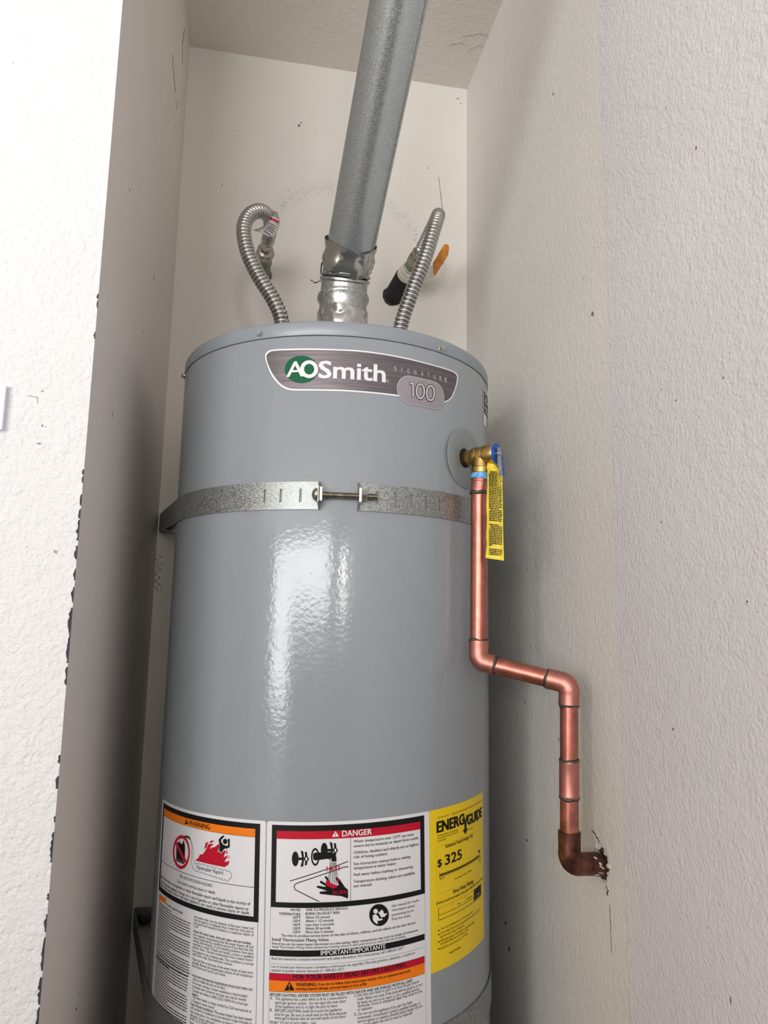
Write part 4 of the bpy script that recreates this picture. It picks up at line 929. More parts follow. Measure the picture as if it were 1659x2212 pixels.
('P','shadow',[(103.06,26.05),(101.65,26.47),(101.6,21.93),(102.22,21.72)]),
('P','shadow',[(101.65,26.47),(100.24,26.59),(100.98,21.96),(101.6,21.93)]),
('P','shadow',[(100.24,26.59),(98.87,26.4),(100.37,21.79),(100.98,21.96)]),
('P','shadow',[(98.87,26.4),(97.57,25.91),(99.79,21.44),(100.37,21.79)]),
('P','shadow',[(97.57,25.91),(96.38,25.13),(99.26,20.9),(99.79,21.44)]),
('P','shadow',[(96.38,25.13),(95.32,24.07),(98.78,20.2),(99.26,20.9)]),
('P','shadow',[(95.32,24.07),(94.41,22.78),(98.37,19.35),(98.78,20.2)]),
('P','shadow',[(94.41,22.78),(93.67,21.27),(98.03,18.37),(98.37,19.35)]),
('P','shadow',[(93.67,21.27),(93.13,19.59),(97.79,17.29),(98.03,18.37)]),
('P','shadow',[(93.13,19.59),(92.79,17.77),(97.63,16.13),(97.79,17.29)]),
('P','shadow',[(92.79,17.77),(92.66,15.87),(97.57,14.92),(97.63,16.13)]),
('P','shadow',[(92.66,15.87),(92.74,13.92),(97.6,13.69),(97.57,14.92)]),
('P','shadow',[(92.74,13.92),(93.04,11.98),(97.73,12.47),(97.6,13.69)]),
('P','shadow',[(93.04,11.98),(93.54,10.1),(97.96,11.29),(97.73,12.47)]),
('P','shadow',[(93.54,10.1),(94.24,8.31),(98.27,10.19),(97.96,11.29)]),
('P','shadow',[(94.24,8.31),(95.12,6.66),(98.66,9.18),(98.27,10.19)]),
('P','shadow',[(95.12,6.66),(96.16,5.19),(99.12,8.28),(98.66,9.18)]),
('P','shadow',[(96.16,5.19),(97.33,3.93),(99.64,7.54),(99.12,8.28)]),
('P','shadow',[(97.33,3.93),(98.62,2.93),(100.21,6.95),(99.64,7.54)]),
('P','shadow',[(98.62,2.93),(99.98,2.19),(100.82,6.54),(100.21,6.95)]),
('P','shadow',[(99.98,2.19),(101.39,1.75),(101.44,6.32),(100.82,6.54)]),
('P','shadow',[(101.39,1.75),(102.81,1.6),(102.06,6.28),(101.44,6.32)]),
('P','shadow',[(102.81,1.6),(104.21,1.77),(102.68,6.45),(102.06,6.28)]),
('P','shadow',[(104.21,1.77),(105.55,2.23),(103.27,6.8),(102.68,6.45)]),
('P','shadow',[(105.55,2.23),(106.8,2.99),(103.81,7.33),(103.27,6.8)]),
('P','shadow',[(106.8,2.99),(107.92,4.02),(104.3,8.03),(103.81,7.33)]),
('P','shadow',[(107.92,4.02),(108.89,5.3),(104.72,8.87),(104.3,8.03)]),
('P','shadow',[(108.89,5.3),(109.67,6.81),(105.07,9.85),(104.72,8.87)]),
('P','shadow',[(109.67,6.81),(110.25,8.49),(105.32,10.94),(105.07,9.85)]),
('P','shadow',[(110.25,8.49),(110.62,10.32),(105.48,12.1),(105.32,10.94)]),
('P','shadow',[(110.62,10.32),(110.75,12.24),(105.54,13.32),(105.48,12.1)]),
('P','silver2',[(68.89,5.75),(74.41,5.31),(74.57,7.35),(69.05,7.78)]),
('P','silver2',[(74.5,4.86),(74.77,24.69),(72.74,24.72),(72.46,4.89)]),
('P','silver2',[(92.37,13.33),(92.3,15.07),(90.04,15.16),(90.08,13.76)]),
('P','silver2',[(92.3,15.07),(92.05,16.8),(89.87,16.54),(90.04,15.16)]),
('P','silver2',[(92.05,16.8),(91.62,18.47),(89.58,17.88),(89.87,16.54)]),
('P','silver2',[(91.62,18.47),(91.04,20.06),(89.18,19.14),(89.58,17.88)]),
('P','silver2',[(91.04,20.06),(90.3,21.51),(88.68,20.28),(89.18,19.14)]),
('P','silver2',[(90.3,21.51),(89.44,22.79),(88.09,21.29),(88.68,20.28)]),
('P','silver2',[(89.44,22.79),(88.47,23.86),(87.43,22.14),(88.09,21.29)]),
('P','silver2',[(88.47,23.86),(87.43,24.71),(86.71,22.8),(87.43,22.14)]),
('P','silver2',[(87.43,24.71),(86.33,25.31),(85.95,23.26),(86.71,22.8)]),
('P','silver2',[(86.33,25.31),(85.2,25.65),(85.18,23.5),(85.95,23.26)]),
('P','silver2',[(85.2,25.65),(84.08,25.71),(84.4,23.53),(85.18,23.5)]),
('P','silver2',[(84.08,25.71),(82.98,25.5),(83.64,23.35),(84.4,23.53)]),
('P','silver2',[(82.98,25.5),(81.94,25.03),(82.92,22.94),(83.64,23.35)]),
('P','silver2',[(81.94,25.03),(80.98,24.3),(82.26,22.34),(82.92,22.94)]),
('P','silver2',[(80.98,24.3),(80.13,23.33),(81.66,21.55),(82.26,22.34)]),
('P','silver2',[(80.13,23.33),(79.39,22.16),(81.15,20.59),(81.66,21.55)]),
('P','silver2',[(79.39,22.16),(78.79,20.8),(80.73,19.49),(81.15,20.59)]),
('P','silver2',[(78.79,20.8),(78.35,19.29),(80.42,18.26),(80.73,19.49)]),
('P','silver2',[(78.35,19.29),(78.07,17.67),(80.23,16.96),(80.42,18.26)]),
('P','silver2',[(78.07,17.67),(77.96,15.98),(80.15,15.59),(80.23,16.96)]),
('P','silver2',[(77.96,15.98),(78.03,14.25),(80.19,14.2),(80.15,15.59)]),
('P','silver2',[(78.03,14.25),(78.26,12.54),(80.35,12.83),(80.19,14.2)]),
('P','silver2',[(78.26,12.54),(78.66,10.88),(80.63,11.5),(80.35,12.83)]),
('P','silver2',[(78.66,10.88),(79.22,9.31),(81.02,10.25),(80.63,11.5)]),
('P','silver2',[(79.22,9.31),(79.93,7.87),(81.5,9.11),(81.02,10.25)]),
('P','silver2',[(79.93,7.87),(80.76,6.6),(82.08,8.1),(81.5,9.11)]),
('P','silver2',[(80.76,6.6),(81.7,5.53),(82.72,7.26),(82.08,8.1)]),
('P','silver2',[(81.7,5.53),(82.72,4.67),(83.43,6.59),(82.72,7.26)]),
('P','silver2',[(82.72,4.67),(83.81,4.07),(84.18,6.13),(83.43,6.59)]),
('P','silver2',[(83.81,4.07),(84.93,3.72),(84.96,5.87),(84.18,6.13)]),
('P','silver2',[(84.93,3.72),(86.06,3.64),(85.74,5.84),(84.96,5.87)]),
('P','silver2',[(86.06,3.64),(87.18,3.83),(86.5,6.02),(85.74,5.84)]),
('P','silver2',[(87.18,3.83),(88.24,4.29),(87.24,6.41),(86.5,6.02)]),
('P','silver2',[(88.24,4.29),(89.23,5.0),(87.92,7.01),(87.24,6.41)]),
('P','silver2',[(89.23,5.0),(90.12,5.96),(88.53,7.79),(87.92,7.01)]),
('P','silver2',[(90.12,5.96),(90.88,7.13),(89.06,8.75),(88.53,7.79)]),
('P','silver2',[(90.88,7.13),(91.51,8.48),(89.48,9.85),(89.06,8.75)]),
('P','silver2',[(91.51,8.48),(91.97,9.99),(89.8,11.08),(89.48,9.85)]),
('P','silver2',[(91.97,9.99),(92.26,11.62),(90.0,12.39),(89.8,11.08)]),
('P','silver2',[(92.26,11.62),(92.37,13.33),(90.08,13.76),(90.0,12.39)]),
('P','silver2',[(109.37,12.53),(109.29,14.29),(106.85,14.45),(106.9,13.04)]),
('P','silver2',[(109.29,14.29),(109.01,16.04),(106.66,15.85),(106.85,14.45)]),
('P','silver2',[(109.01,16.04),(108.55,17.75),(106.35,17.21),(106.66,15.85)]),
('P','silver2',[(108.55,17.75),(107.91,19.37),(105.91,18.49),(106.35,17.21)]),
('P','silver2',[(107.91,19.37),(107.12,20.85),(105.37,19.66),(105.91,18.49)]),
('P','silver2',[(107.12,20.85),(106.19,22.17),(104.74,20.7),(105.37,19.66)]),
('P','silver2',[(106.19,22.17),(105.15,23.28),(104.03,21.57),(104.74,20.7)]),
('P','silver2',[(105.15,23.28),(104.02,24.17),(103.25,22.26),(104.03,21.57)]),
('P','silver2',[(104.02,24.17),(102.84,24.81),(102.44,22.74),(103.25,22.26)]),
('P','silver2',[(102.84,24.81),(101.63,25.18),(101.61,23.02),(102.44,22.74)]),
('P','silver2',[(101.63,25.18),(100.43,25.27),(100.78,23.07),(101.61,23.02)]),
('P','silver2',[(100.43,25.27),(99.26,25.09),(99.97,22.9),(100.78,23.07)]),
('P','silver2',[(99.26,25.09),(98.15,24.64),(99.2,22.52),(99.97,22.9)]),
('P','silver2',[(98.15,24.64),(97.13,23.94),(98.49,21.92),(99.2,22.52)]),
('P','silver2',[(97.13,23.94),(96.22,22.99),(97.86,21.14),(98.49,21.92)]),
('P','silver2',[(96.22,22.99),(95.44,21.82),(97.32,20.19),(97.86,21.14)]),
('P','silver2',[(95.44,21.82),(94.81,20.46),(96.88,19.09),(97.32,20.19)]),
('P','silver2',[(94.81,20.46),(94.34,18.95),(96.55,17.86),(96.88,19.09)]),
('P','silver2',[(94.34,18.95),(94.05,17.33),(96.34,16.55),(96.55,17.86)]),
('P','silver2',[(94.05,17.33),(93.94,15.62),(96.27,15.17),(96.34,16.55)]),
('P','silver2',[(93.94,15.62),(94.01,13.88),(96.31,13.77),(96.27,15.17)]),
('P','silver2',[(94.01,13.88),(94.27,12.15),(96.49,12.38),(96.31,13.77)]),
('P','silver2',[(94.27,12.15),(94.7,10.46),(96.79,11.03),(96.49,12.38)]),
('P','silver2',[(94.7,10.46),(95.3,8.86),(97.2,9.76),(96.79,11.03)]),
('P','silver2',[(95.3,8.86),(96.05,7.39),(97.72,8.59),(97.2,9.76)]),
('P','silver2',[(96.05,7.39),(96.94,6.09),(98.34,7.56),(97.72,8.59)]),
('P','silver2',[(96.94,6.09),(97.94,4.97),(99.03,6.69),(98.34,7.56)]),
('P','silver2',[(97.94,4.97),(99.04,4.08),(99.79,6.0),(99.03,6.69)]),
('P','silver2',[(99.04,4.08),(100.2,3.44),(100.6,5.51),(99.79,6.0)]),
('P','silver2',[(100.2,3.44),(101.4,3.05),(101.43,5.23),(100.6,5.51)]),
('P','silver2',[(101.4,3.05),(102.62,2.94),(102.26,5.17),(101.43,5.23)]),
('P','silver2',[(102.62,2.94),(103.81,3.1),(103.08,5.32),(102.26,5.17)]),
('P','silver2',[(103.81,3.1),(104.95,3.53),(103.87,5.7),(103.08,5.32)]),
('P','silver2',[(104.95,3.53),(106.01,4.22),(104.59,6.28),(103.87,5.7)]),
('P','silver2',[(106.01,4.22),(106.96,5.15),(105.25,7.06),(104.59,6.28)]),
('P','silver2',[(106.96,5.15),(107.78,6.31),(105.81,8.01),(105.25,7.06)]),
('P','silver2',[(107.78,6.31),(108.45,7.66),(106.27,9.11),(105.81,8.01)]),
('P','silver2',[(108.45,7.66),(108.94,9.17),(106.61,10.34),(106.27,9.11)]),
('P','silver2',[(108.94,9.17),(109.25,10.81),(106.82,11.66),(106.61,10.34)]),
('P','silver2',[(109.25,10.81),(109.37,12.53),(106.9,13.04),(106.82,11.66)]),
]

# ================================================================== the setting
def struct(name, bm, mat, parent=None):
    o = obj(name, bm, mat, parent)
    if not parent: o['kind'] = 'structure'
    return o
wall_back = struct('wall_back', box(bmesh.new(), XL-0.12, XR+0.12, YB, YB+0.1, 0, ZC), 'paint_alcove_back')
wall_left = struct('wall_left', box(bmesh.new(), XL-0.12, XL, YF+0.004, YB, 0, ZC), 'paint_alcove')
wall_front = struct('wall_front', box(bmesh.new(), -5.2, XL, YF, YF+0.004, 0, ZC), 'paint_white_front')
wall_right = struct('wall_right', box(bmesh.new(), XR, XR+0.12, YF+0.016, YB, 0, ZC), 'paint_right_alcove')
wall_side = struct('wall_side', box(bmesh.new(), XR-0.0005, XR+0.12, -3.6, YF+0.016, 0, ZC, 0.0004), 'paint_right')
ceiling = struct('ceiling', box(bmesh.new(), -5.2, XR+0.12, -3.6, YB+0.1, ZC, ZC+0.1), 'paint_ceiling')
floor = struct('floor', box(bmesh.new(), -5.2, XR+0.12, -3.6, YB+0.1, -0.1, 0), 'concrete')
wall_far = struct('wall_far', box(bmesh.new(), -5.3, -5.2, -3.6, YF+0.004, 0, ZC), 'drywall_bare')
bm = bmesh.new()
box(bm, -5.2, -4.55, -3.7, -3.6, 0, ZC); box(bm, -0.45, 0.0, -3.7, -3.6, 0, ZC); box(bm, 0.30, XR+0.12, -3.7, -3.6, 0, ZC); box(bm, 0.0, 0.30, -3.7, -3.6, 0, 1.18); box(bm, 0.0, 0.30, -3.7, -3.6, 1.98, ZC); box(bm, -4.55, -0.45, -3.7, -3.6, 2.22, ZC)
wall_door = struct('wall_door', bm, 'drywall_bare')
# unseen waist-high partition, added behind the viewer to shade the lower tank
wall_shade_blocker = struct('wall_shade_blocker', box(bmesh.new(), -1.55, XR, -1.55, -1.43, 0, 1.36, 0.01), 'drywall_bare')
trim = struct('trim_1', box(bmesh.new(), XL, XR, YF+0.01, YB, 0, 0.45), 'platform_wood')

# ---- wear that belongs to the walls
def blob(center, u, v, w, h, n=9, jag=0.45, seed=0, thick=0.0004, normal=None):
    rg = random.Random(seed); bm = bmesh.new()
    c, u, v = Vector(center), Vector(u), Vector(v)
    pts = []
    for i in range(n):
        t = 2*math.pi*i/n; k = 1-jag*rg.random()
        pts.append(c + u*(w/2*k*math.cos(t)) + v*(h/2*k*math.sin(t)))
    prism(bm, pts, Vector(normal)*thick)
    return bm
def ragged_line(bm, pts, width, u, normal, seed=0, thick=0.0004):
    rg = random.Random(seed); pts = [Vector(p_) for p_ in pts]; q = []
    for a, b in zip(pts[:-1], pts[1:]):
        for j in range(4): q.append(a.lerp(b, j/4) + Vector(u)*rg.uniform(-width, width)*0.7)
    q.append(pts[-1]); n = len(q)
    left = [p_ - Vector(u)*width*0.5*rg.uniform(0.3, 1)*(1 if 0 < i < n-1 else 0.1) for i, p_ in enumerate(q)]
    right = [p_ + Vector(u)*width*0.5*rg.uniform(0.3, 1)*(1 if 0 < i < n-1 else 0.1) for i, p_ in enumerate(q)]
    for i in range(n-1):
        prism(bm, [left[i], left[i+1], right[i+1], right[i]], Vector(normal)*thick)
    return bm
XV, YV, ZV = Vector((1, 0, 0)), Vector((0, 1, 0)), Vector((0, 0, 1))
# chipped paint down the corner of the front wall
chips = [(1.6732, .004, .006), (1.6640, .004, .009), (1.6275, .004, .008), (1.4742, .005, .006), (1.466, .003, .008),
         (1.4440, .005, .012), (1.4291, .005, .010), (1.4118, .006, .022), (1.3880, .006, .014), (1.3650, .006, .012),
         (1.3440, .007, .016), (1.3176, .007, .026), (1.2894, .006, .030), (1.2614, .005, .018), (1.1795, .006, .008),
         (1.1572, .006, .012), (1.1220, .004, .006), (1.0959, .005, .028), (1.0500, .004, .006), (1.0260, .005, .016),
         (0.9984, .006, .030), (0.9655, .006, .024), (0.938, .005, .026)]
for i, (z, w, h) in enumerate(chips):
    rg = random.Random(i*3+1); bm = bmesh.new(); n = max(4, int(h/0.003))
    pts = []
    for j in range(n+1):
        t = j/n; pts.append((XL-w*rg.uniform(0.15, 0.55)*math.sin(math.pi*(0.12+0.76*t))**0.5, YF, z+h*(t-0.5)))
    poly = [(XL+0.0002, YF, z-h/2), *pts, (XL+0.0002, YF, z+h/2)]
    prism(bm, poly, (0, -0.0005, 0))
    obj('paint_chip', bm, 'chip_dark', wall_front)
for (x, z, w, h, s_) in [(-0.2280, 1.5600, .004, .0015, 1), (-0.2250, 1.522, .003, .003, 2), (-0.2265, 1.5025, .006, .002, 3), (-0.2215, 1.5215, .002, .001, 4)]:
    obj('dirt_speck', blob((x, YF, z), XV, ZV, w, h, 8, 0.5, s_, 0.0003, (0, -1, 0)), 'mark_grey', wall_front)
bm = ragged_line(bmesh.new(), [(-0.2430, YF, 1.5545), (-0.2340, YF, 1.5535), (-0.2325, YF, 1.5525)], 0.0009, ZV, (0, -1, 0), 4); ragged_line(bm, [(-0.2325, YF, 1.553), (-0.2325, YF, 1.546)], 0.0007, XV, (0, -1, 0), 5)
obj('scratch', bm, 'mark_grey', wall_front)
# cracks and specks on the alcove's left wall
bm = ragged_line(bmesh.new(), [(XL, 1.214, 2.322), (XL, 1.234, 2.314), (XL, 1.262, 2.307), (XL, 1.286, 2.304)], 0.0045, ZV, (1, 0, 0), 6)
ragged_line(bm, [(XL, 1.294, 2.300), (XL, 1.318, 2.292)], 0.003, ZV, (1, 0, 0), 7)
obj('crack', bm, 'crack_dark', wall_left)
bm = ragged_line(bmesh.new(), [(XL, 1.352, 2.500), (XL, 1.338, 2.470), (XL, 1.334, 2.452), (XL, 1.345, 2.436), (XL, 1.352, 2.420)], 0.004, YV, (1, 0, 0), 8)
obj('crack', bm, 'crack_dark', wall_left)
for (y, z, w, h, s_) in [(1.3166, 2.2580, .007, .006, 1), (1.30, 2.262, .004, .003, 2), (0.9294, 1.8805, .003, .005, 3), (1.1855, 1.8825, .003, .014, 4), (0.931, 1.5744, .002, .009, 5), (0.989, .8613, .007, .005, 6), (1.19, 2.08, .004, .004, 8), (1.06, 2.02, .003, .003, 9), (1.12, 1.76, .003, .006, 10)]:
    obj('dirt_speck', blob((XL, y, z), YV, ZV, w, h, 8, 0.5, s_, 0.0003, (1, 0, 0)), 'crack_dark', wall_left)
# marks on the back wall
for (x, z, w, h, s_, mt) in [(0.0605, 2.3905, .007, .012, 1, 'mark_grey'), (0.0650, 2.398, .006, .005, 2, 'mark_grey'), (0.4195, 2.514, .007, .003, 3, 'crack_dark'), (0.426, 2.502, .004, .003, 4, 'mark_grey'), (0.3576, 2.1729, .003, .006, 6, 'crack_dark'), (-0.0951, 2.2279, .002, .008, 7, 'mark_grey'), (0.3860, 2.105, .004, .004, 8, 'crack_dark'), (0.350, 2.33, .003, .004, 9, 'mark_grey'), (0.043, 2.235, .002, .008, 10, 'mark_grey')]:
    obj('dirt_speck', blob((x, YB, z), XV, ZV, w, h, 8, 0.55, s_, 0.0003, (0, -1, 0)), mt, wall_back)
bm = ragged_line(bmesh.new(), [(0.096, YB, 2.037), (0.106, YB, 2.030), (0.118, YB, 2.036), (0.124, YB, 2.028)], 0.003, ZV, (0, -1, 0), 11)
obj('scuff_mark', bm, 'crack_dark', wall_back)
bm = bmesh.new()
for i in range(26):
    z = 1.445-0.0028*i; x = -0.1735+0.004*math.sin(i*1.3)+rnd.uniform(-.003, .003)
    ragged_line(bm, [(x, YB, z), (x+rnd.uniform(-.004, .004), YB, z-0.004)], 0.0022, XV, (0, -1, 0), i)
obj('scuff_mark', bm, 'crack_dark', wall_back)
# marks on the right wall
for (y, z, w, h, s_, mt, par) in [(0.9757, 2.1593, .004, .006, 1, 'crack_dark', 0), (0.6229, 1.8188, .0035, .0045, 2, 'bug_brown', 1), (0.8637, 1.7401, .008, .010, 3, 'mark_grey', 0), (0.7058, 1.5822, .006, .004, 4, 'plaster_torn', 1), (0.7165, 1.4356, .0025, .003, 5, 'crack_dark', 1), (0.9998, 1.1625, .0022, .009, 6, 'bug_brown', 0), (1.1263, .9921, .006, .005, 7, 'crack_dark', 0), (1.2088, .8023, .008, .012, 8, 'crack_dark', 0), (1.225, .835, .006, .008, 18, 'crack_dark', 0), (1.1265, 1.20, .004, .004, 9, 'crack_dark', 0), (0.6372, .9929, .003, .008, 10, 'mark_grey', 1), (0.7109, 1.2169, .003, .003, 11, 'crack_dark', 1), (0.5847, 1.3452, .002, .003, 12, 'crack_dark', 1), (0.68, 1.562, .003, .002, 13, 'crack_dark', 1), (1.10, 1.29, .003, .003, 14, 'crack_dark', 0), (0.955, 1.29, .003, .004, 15, 'mark_grey', 0), (0.60, 1.56, .003, .003, 16, 'mark_grey', 1)]:
    px_ = XR if not par else XR-0.0005
    obj('dirt_speck', blob((px_, y, z), YV, ZV, w, h, 9, 0.55, s_, 0.0003, (-1, 0, 0)), mt, wall_side if par else wall_right)
bm = ragged_line(bmesh.new(), [(XR, 0.8606, 0.9935), (XR, 0.8602, 0.968), (XR, 0.8598, 0.938)], 0.0010, YV, (-1, 0, 0), 21)
obj('crack', bm, 'crack_dark', wall_right)
bm = ragged_line(bmesh.new(), [(XR, 0.9695, 1.725), (XR, 0.9700, 1.700)], 0.0018, YV, (-1, 0, 0), 22)
obj('scratch', bm, 'plaster_torn', wall_right)
bm = ragged_line(bmesh.new(), [(XR-0.0005, 0.8175, 1.05), (XR-0.0005, 0.8180, 0.95), (XR-0.0005, 0.8175, 0.84)], 0.0018, YV, (-1, 0, 0), 23, 0.0006)
obj('plaster_ridge', bm, 'plaster_torn', wall_side)
# torn plaster round the copper pipe's hole
HOLE = Vector((XR, 0.8765, 1.0335))
obj('wall_hole', blob(HOLE, YV, ZV, 0.037, 0.042, 16, 0.3, 31, 0.0006, (-1, 0, 0)), 'crack_dark', wall_right)
rg = random.Random(12)
for i in range(13):
    t = 2*math.pi*i/13+rg.uniform(-.2, .2); rr = rg.uniform(0.015, 0.020)
    c = HOLE + YV*rr*math.cos(t) + ZV*rr*1.15*math.sin(t)
    n_ = Vector((-1, rg.uniform(-.5, .5), rg.uniform(-.5, .5))).normalized()
    e1, e2, _ = frame_of(n_)
    obj('plaster_flake', blob(c, e1, e2, rg.uniform(.005, .010), rg.uniform(.004, .008), 7, 0.5, 40+i, rg.uniform(.0008, .003), n_), 'plaster_torn', wall_right)
bm = ragged_line(bmesh.new(), [(XR, 0.869, 1.012), (XR, 0.864, 1.006), (XR, 0.867, 1.001)], 0.003, YV, (-1, 0, 0), 33)
obj('crack', bm, 'recess_black', wall_right)
bm = ragged_line(bmesh.new(), [(XR, 0.905, 1.066), (XR, 0.893, 1.062), (XR, 0.882, 1.057)], 0.0022, ZV, (-1, 0, 0), 34)
obj('crack', bm, 'crack_dark', wall_right)
# little wrinkles of loose paint at the ceiling's edge
bm = bmesh.new()
for (x0, y0, x1, y1) in [(.385, 1.30, .436, 1.285), (.405, 1.335, .437, 1.315), (.360, 1.33, .40, 1.318)]:
    ragged_line(bm, [(x0, y0, ZC), ((x0+x1)/2, (y0+y1)/2-.004, ZC), (x1, y1, ZC)], 0.0035, YV, (0, 0, -1), 3, 0.0012)
obj('paint_wrinkle', bm, 'plaster_torn', ceiling)

# small white box on the front wall at the picture's left edge
wb = thing('wall_sensor', 'small white plastic box mounted on the bright white front wall', 'wall box')
bm = bmesh.new(); box(bm, -0.318, -0.2622, YF-0.0070, YF-0.0015, 1.5135, 1.5620, 0.0012); obj('cover', bm, 'plastic_white', wb)
bm = bmesh.new(); box(bm, -0.317, -0.2612, YF-0.0015, YF, 1.5128, 1.5628); obj('back_plate', bm, 'plastic_white', wb)
base_at(wb, (-0.29, YF, 1.513))

# ================================================================== printing on the curved tank
_cv = bpy.data.curves.new('lettering', 'FONT'); _co = bpy.data.objects.new('lettering', _cv)
_cv.resolution_u = 3
def text_mesh(s, bold):
    _cv.body = s
    me = bpy.data.meshes.new_from_object(_co)
    v = [tuple(q.co[:2]) for q in me.vertices]; f = [tuple(p_.vertices) for p_ in me.polygons]
    bpy.data.meshes.remove(me)
    return v, f
_h, _ = text_mesh('H', 0); CAPH = max(q[1] for q in _h)
def add_text(bm, s, a, d, w, cap, bold, fm):
    v, f = text_mesh(s, bold)
    if not v: return
    x0 = min(q[0] for q in v); x1 = max(q[0] for q in v)
    sx = w/(x1-x0); sy = cap/CAPH
    k = 0.020*bold                # heavier type: the same strokes struck again a hair apart
    if bold < 0.3: shifts = ((0, 0),)
    elif bold < 1: shifts = ((-k, 0), (k, 0))
    else: shifts = ((-k, -k*.6), (k, -k*.6), (-k, k*.6), (k, k*.6), (0, 0))
    for li, (ox, oy) in enumerate(shifts):
        vs = []
        for q in v:
            s_, z_ = fm(a+(q[0]-x0)*sx+ox*sy, d-(q[1]+oy)*sy); vs.append(bm.verts.new((s_, z_, li*5e-5)))
        for p_ in f:
            try: bm.faces.new([vs[i] for i in p_])
            except ValueError: pass
def wrap(bm, off, step=0.008):
    """cut a flat (s,z) drawing into upright strips and lay it on the tank"""
    bmesh.ops.triangulate(bm, faces=list(bm.faces))
    if bm.verts:
        lo_ = min(v.co.x for v in bm.verts); hi_ = max(v.co.x for v in bm.verts)
        k = math.ceil(lo_/step)
        while k*step < hi_:
            wide = [f for f in bm.faces if min(v.co.x for v in f.verts) < k*step-1e-6 and max(v.co.x for v in f.verts) > k*step+1e-6 and max(v.co.x for v in f.verts)-min(v.co.x for v in f.verts) > 0.003]
            if wide:
                g = set(wide)
                for f in wide: g.update(f.edges); g.update(f.verts)
                bmesh.ops.bisect_plane(bm, geom=list(g), plane_co=(k*step, 0, 0), plane_no=(1, 0, 0))
            k += 1
    for v in bm.verts: v.co = on_tank(v.co.x, v.co.y, off+v.co.z)
    for f in bm.faces: f.smooth = True
LAYER = dict(black=.0004, red=.0004, orange=.0004, thin=.0004, grey=.00045, olive=.0004, red2=.0013, orange2=.0010, black2=.0008, white=.0010, grey2=.0006, yellow2=.0008, white2=.0011,
             border=.0004, plate=.0007, green=.0010, green2=.0016, silver=.0010, border2=.0010, pill=.0013, shadow=.0016, silver2=.0019)
LAYER_BADGE = dict(LAYER, white=.0013)
PNAME = dict(black='black_print', black2='black_overprint', white='white_print', white2='white_print', red='red_print', red2='red_overprint', orange='orange_print', orange2='orange_print', thin='border_line', grey='grey_print', grey2='grey_print', olive='dark_print', yellow2='yellow_print', border='silver_border', plate='brushed_plate', green='green_disc', green2='green_disc', silver='silver_lettering', border2='silver_border', pill='number_plate', shadow='number_shadow', silver2='number_lettering')
def print_all(parent, data, fm, layers):
    bms = {}; bands = []
    for e in data:
        if e[0] == 'P' and e[1] in ('red', 'orange') and len(e[2]) == 4 and abs(e[2][1][0]-e[2][0][0]) > 40:
            bands.append(e); continue
        bm = bms.setdefault(e[1], bmesh.new())
        if e[0] == 'T':
            add_text(bm, e[2], e[3]/1e3, e[4]/1e3, e[5]/1e3, e[6]/1e3, e[7], fm)
        elif e[0] == 'P':
            vs = []
            for a, d in e[2]:
                s_, z_ = fm(a/1e3, d/1e3); vs.append(bm.verts.new((s_, z_, 0)))
            bm.faces.new(vs)
        elif e[0] == 'D':          # print too blurred to read: rows of word-long dashes
            rg = random.Random(5)
            for row, (a, d, w) in enumerate(e[2]):
                x = a; end = a+w*(1 if row % 7 else 0.5)
                while x < end-1.2:
                    l = min(rg.uniform(1.6, 6.0), end-x); vs = []
                    for aa, dd in ((x, d), (x+l, d), (x+l, d-e[3]), (x, d-e[3])):
                        s_, z_ = fm(aa/1e3, dd/1e3); vs.append(bm.verts.new((s_, z_, 0)))
                    bm.faces.new(vs); x += l+0.75
    for e in bands:                # each broad colour band is a part of its own
        bm = bmesh.new(); bm.faces.new([bm.verts.new((*fm(a/1e3, d/1e3), 0)) for a, d in e[2]])
        wrap(bm, layers[e[1]]); obj(e[1]+'_band', bm, 'print_'+e[1], parent, True)
    for ink, bm in bms.items():
        wrap(bm, layers[ink])
        o = bpy.data.objects.new(PNAME[ink], bpy.data.meshes.new(PNAME[ink]))
        for f in bm.faces: f.smooth = True
        bm.to_mesh(o.data); bm.free()
        mk = {'plate': 'badge_metal', 'pill': 'badge_pill'}.get(ink) or 'print_'+ink.rstrip('2') if ink != 'border2' else 'print_border2'
        o.data.materials.append(MT[mk]); COL.objects.link(o); o.parent = parent; o['kind'] = 'stuff'
def sheet(name, corners, fm, mat, parent, off=0.00015, bev=0.003):
    """paper sheet (a,d corners) with real thickness on the tank"""
    bm = bmesh.new()
    (a0, d0), (a1, d1) = corners
    pts = []
    for cxn, cdn, t0 in ((a1-bev, d1-bev, 0), (a0+bev, d1-bev, 90), (a0+bev, d0+bev, 180), (a1-bev, d0+bev, 270)):
        for j in range(4):
            t = R(t0+j*30); pts.append((cxn+bev*math.cos(t), cdn+bev*math.sin(t)))
    bm.faces.new([bm.verts.new((*fm(a, d), 0)) for a, d in pts])
    wrap(bm, off)
    o = obj(name, bm, mat, parent, True)
    return o
flat = lambda a, d: (a, 1.64-d)

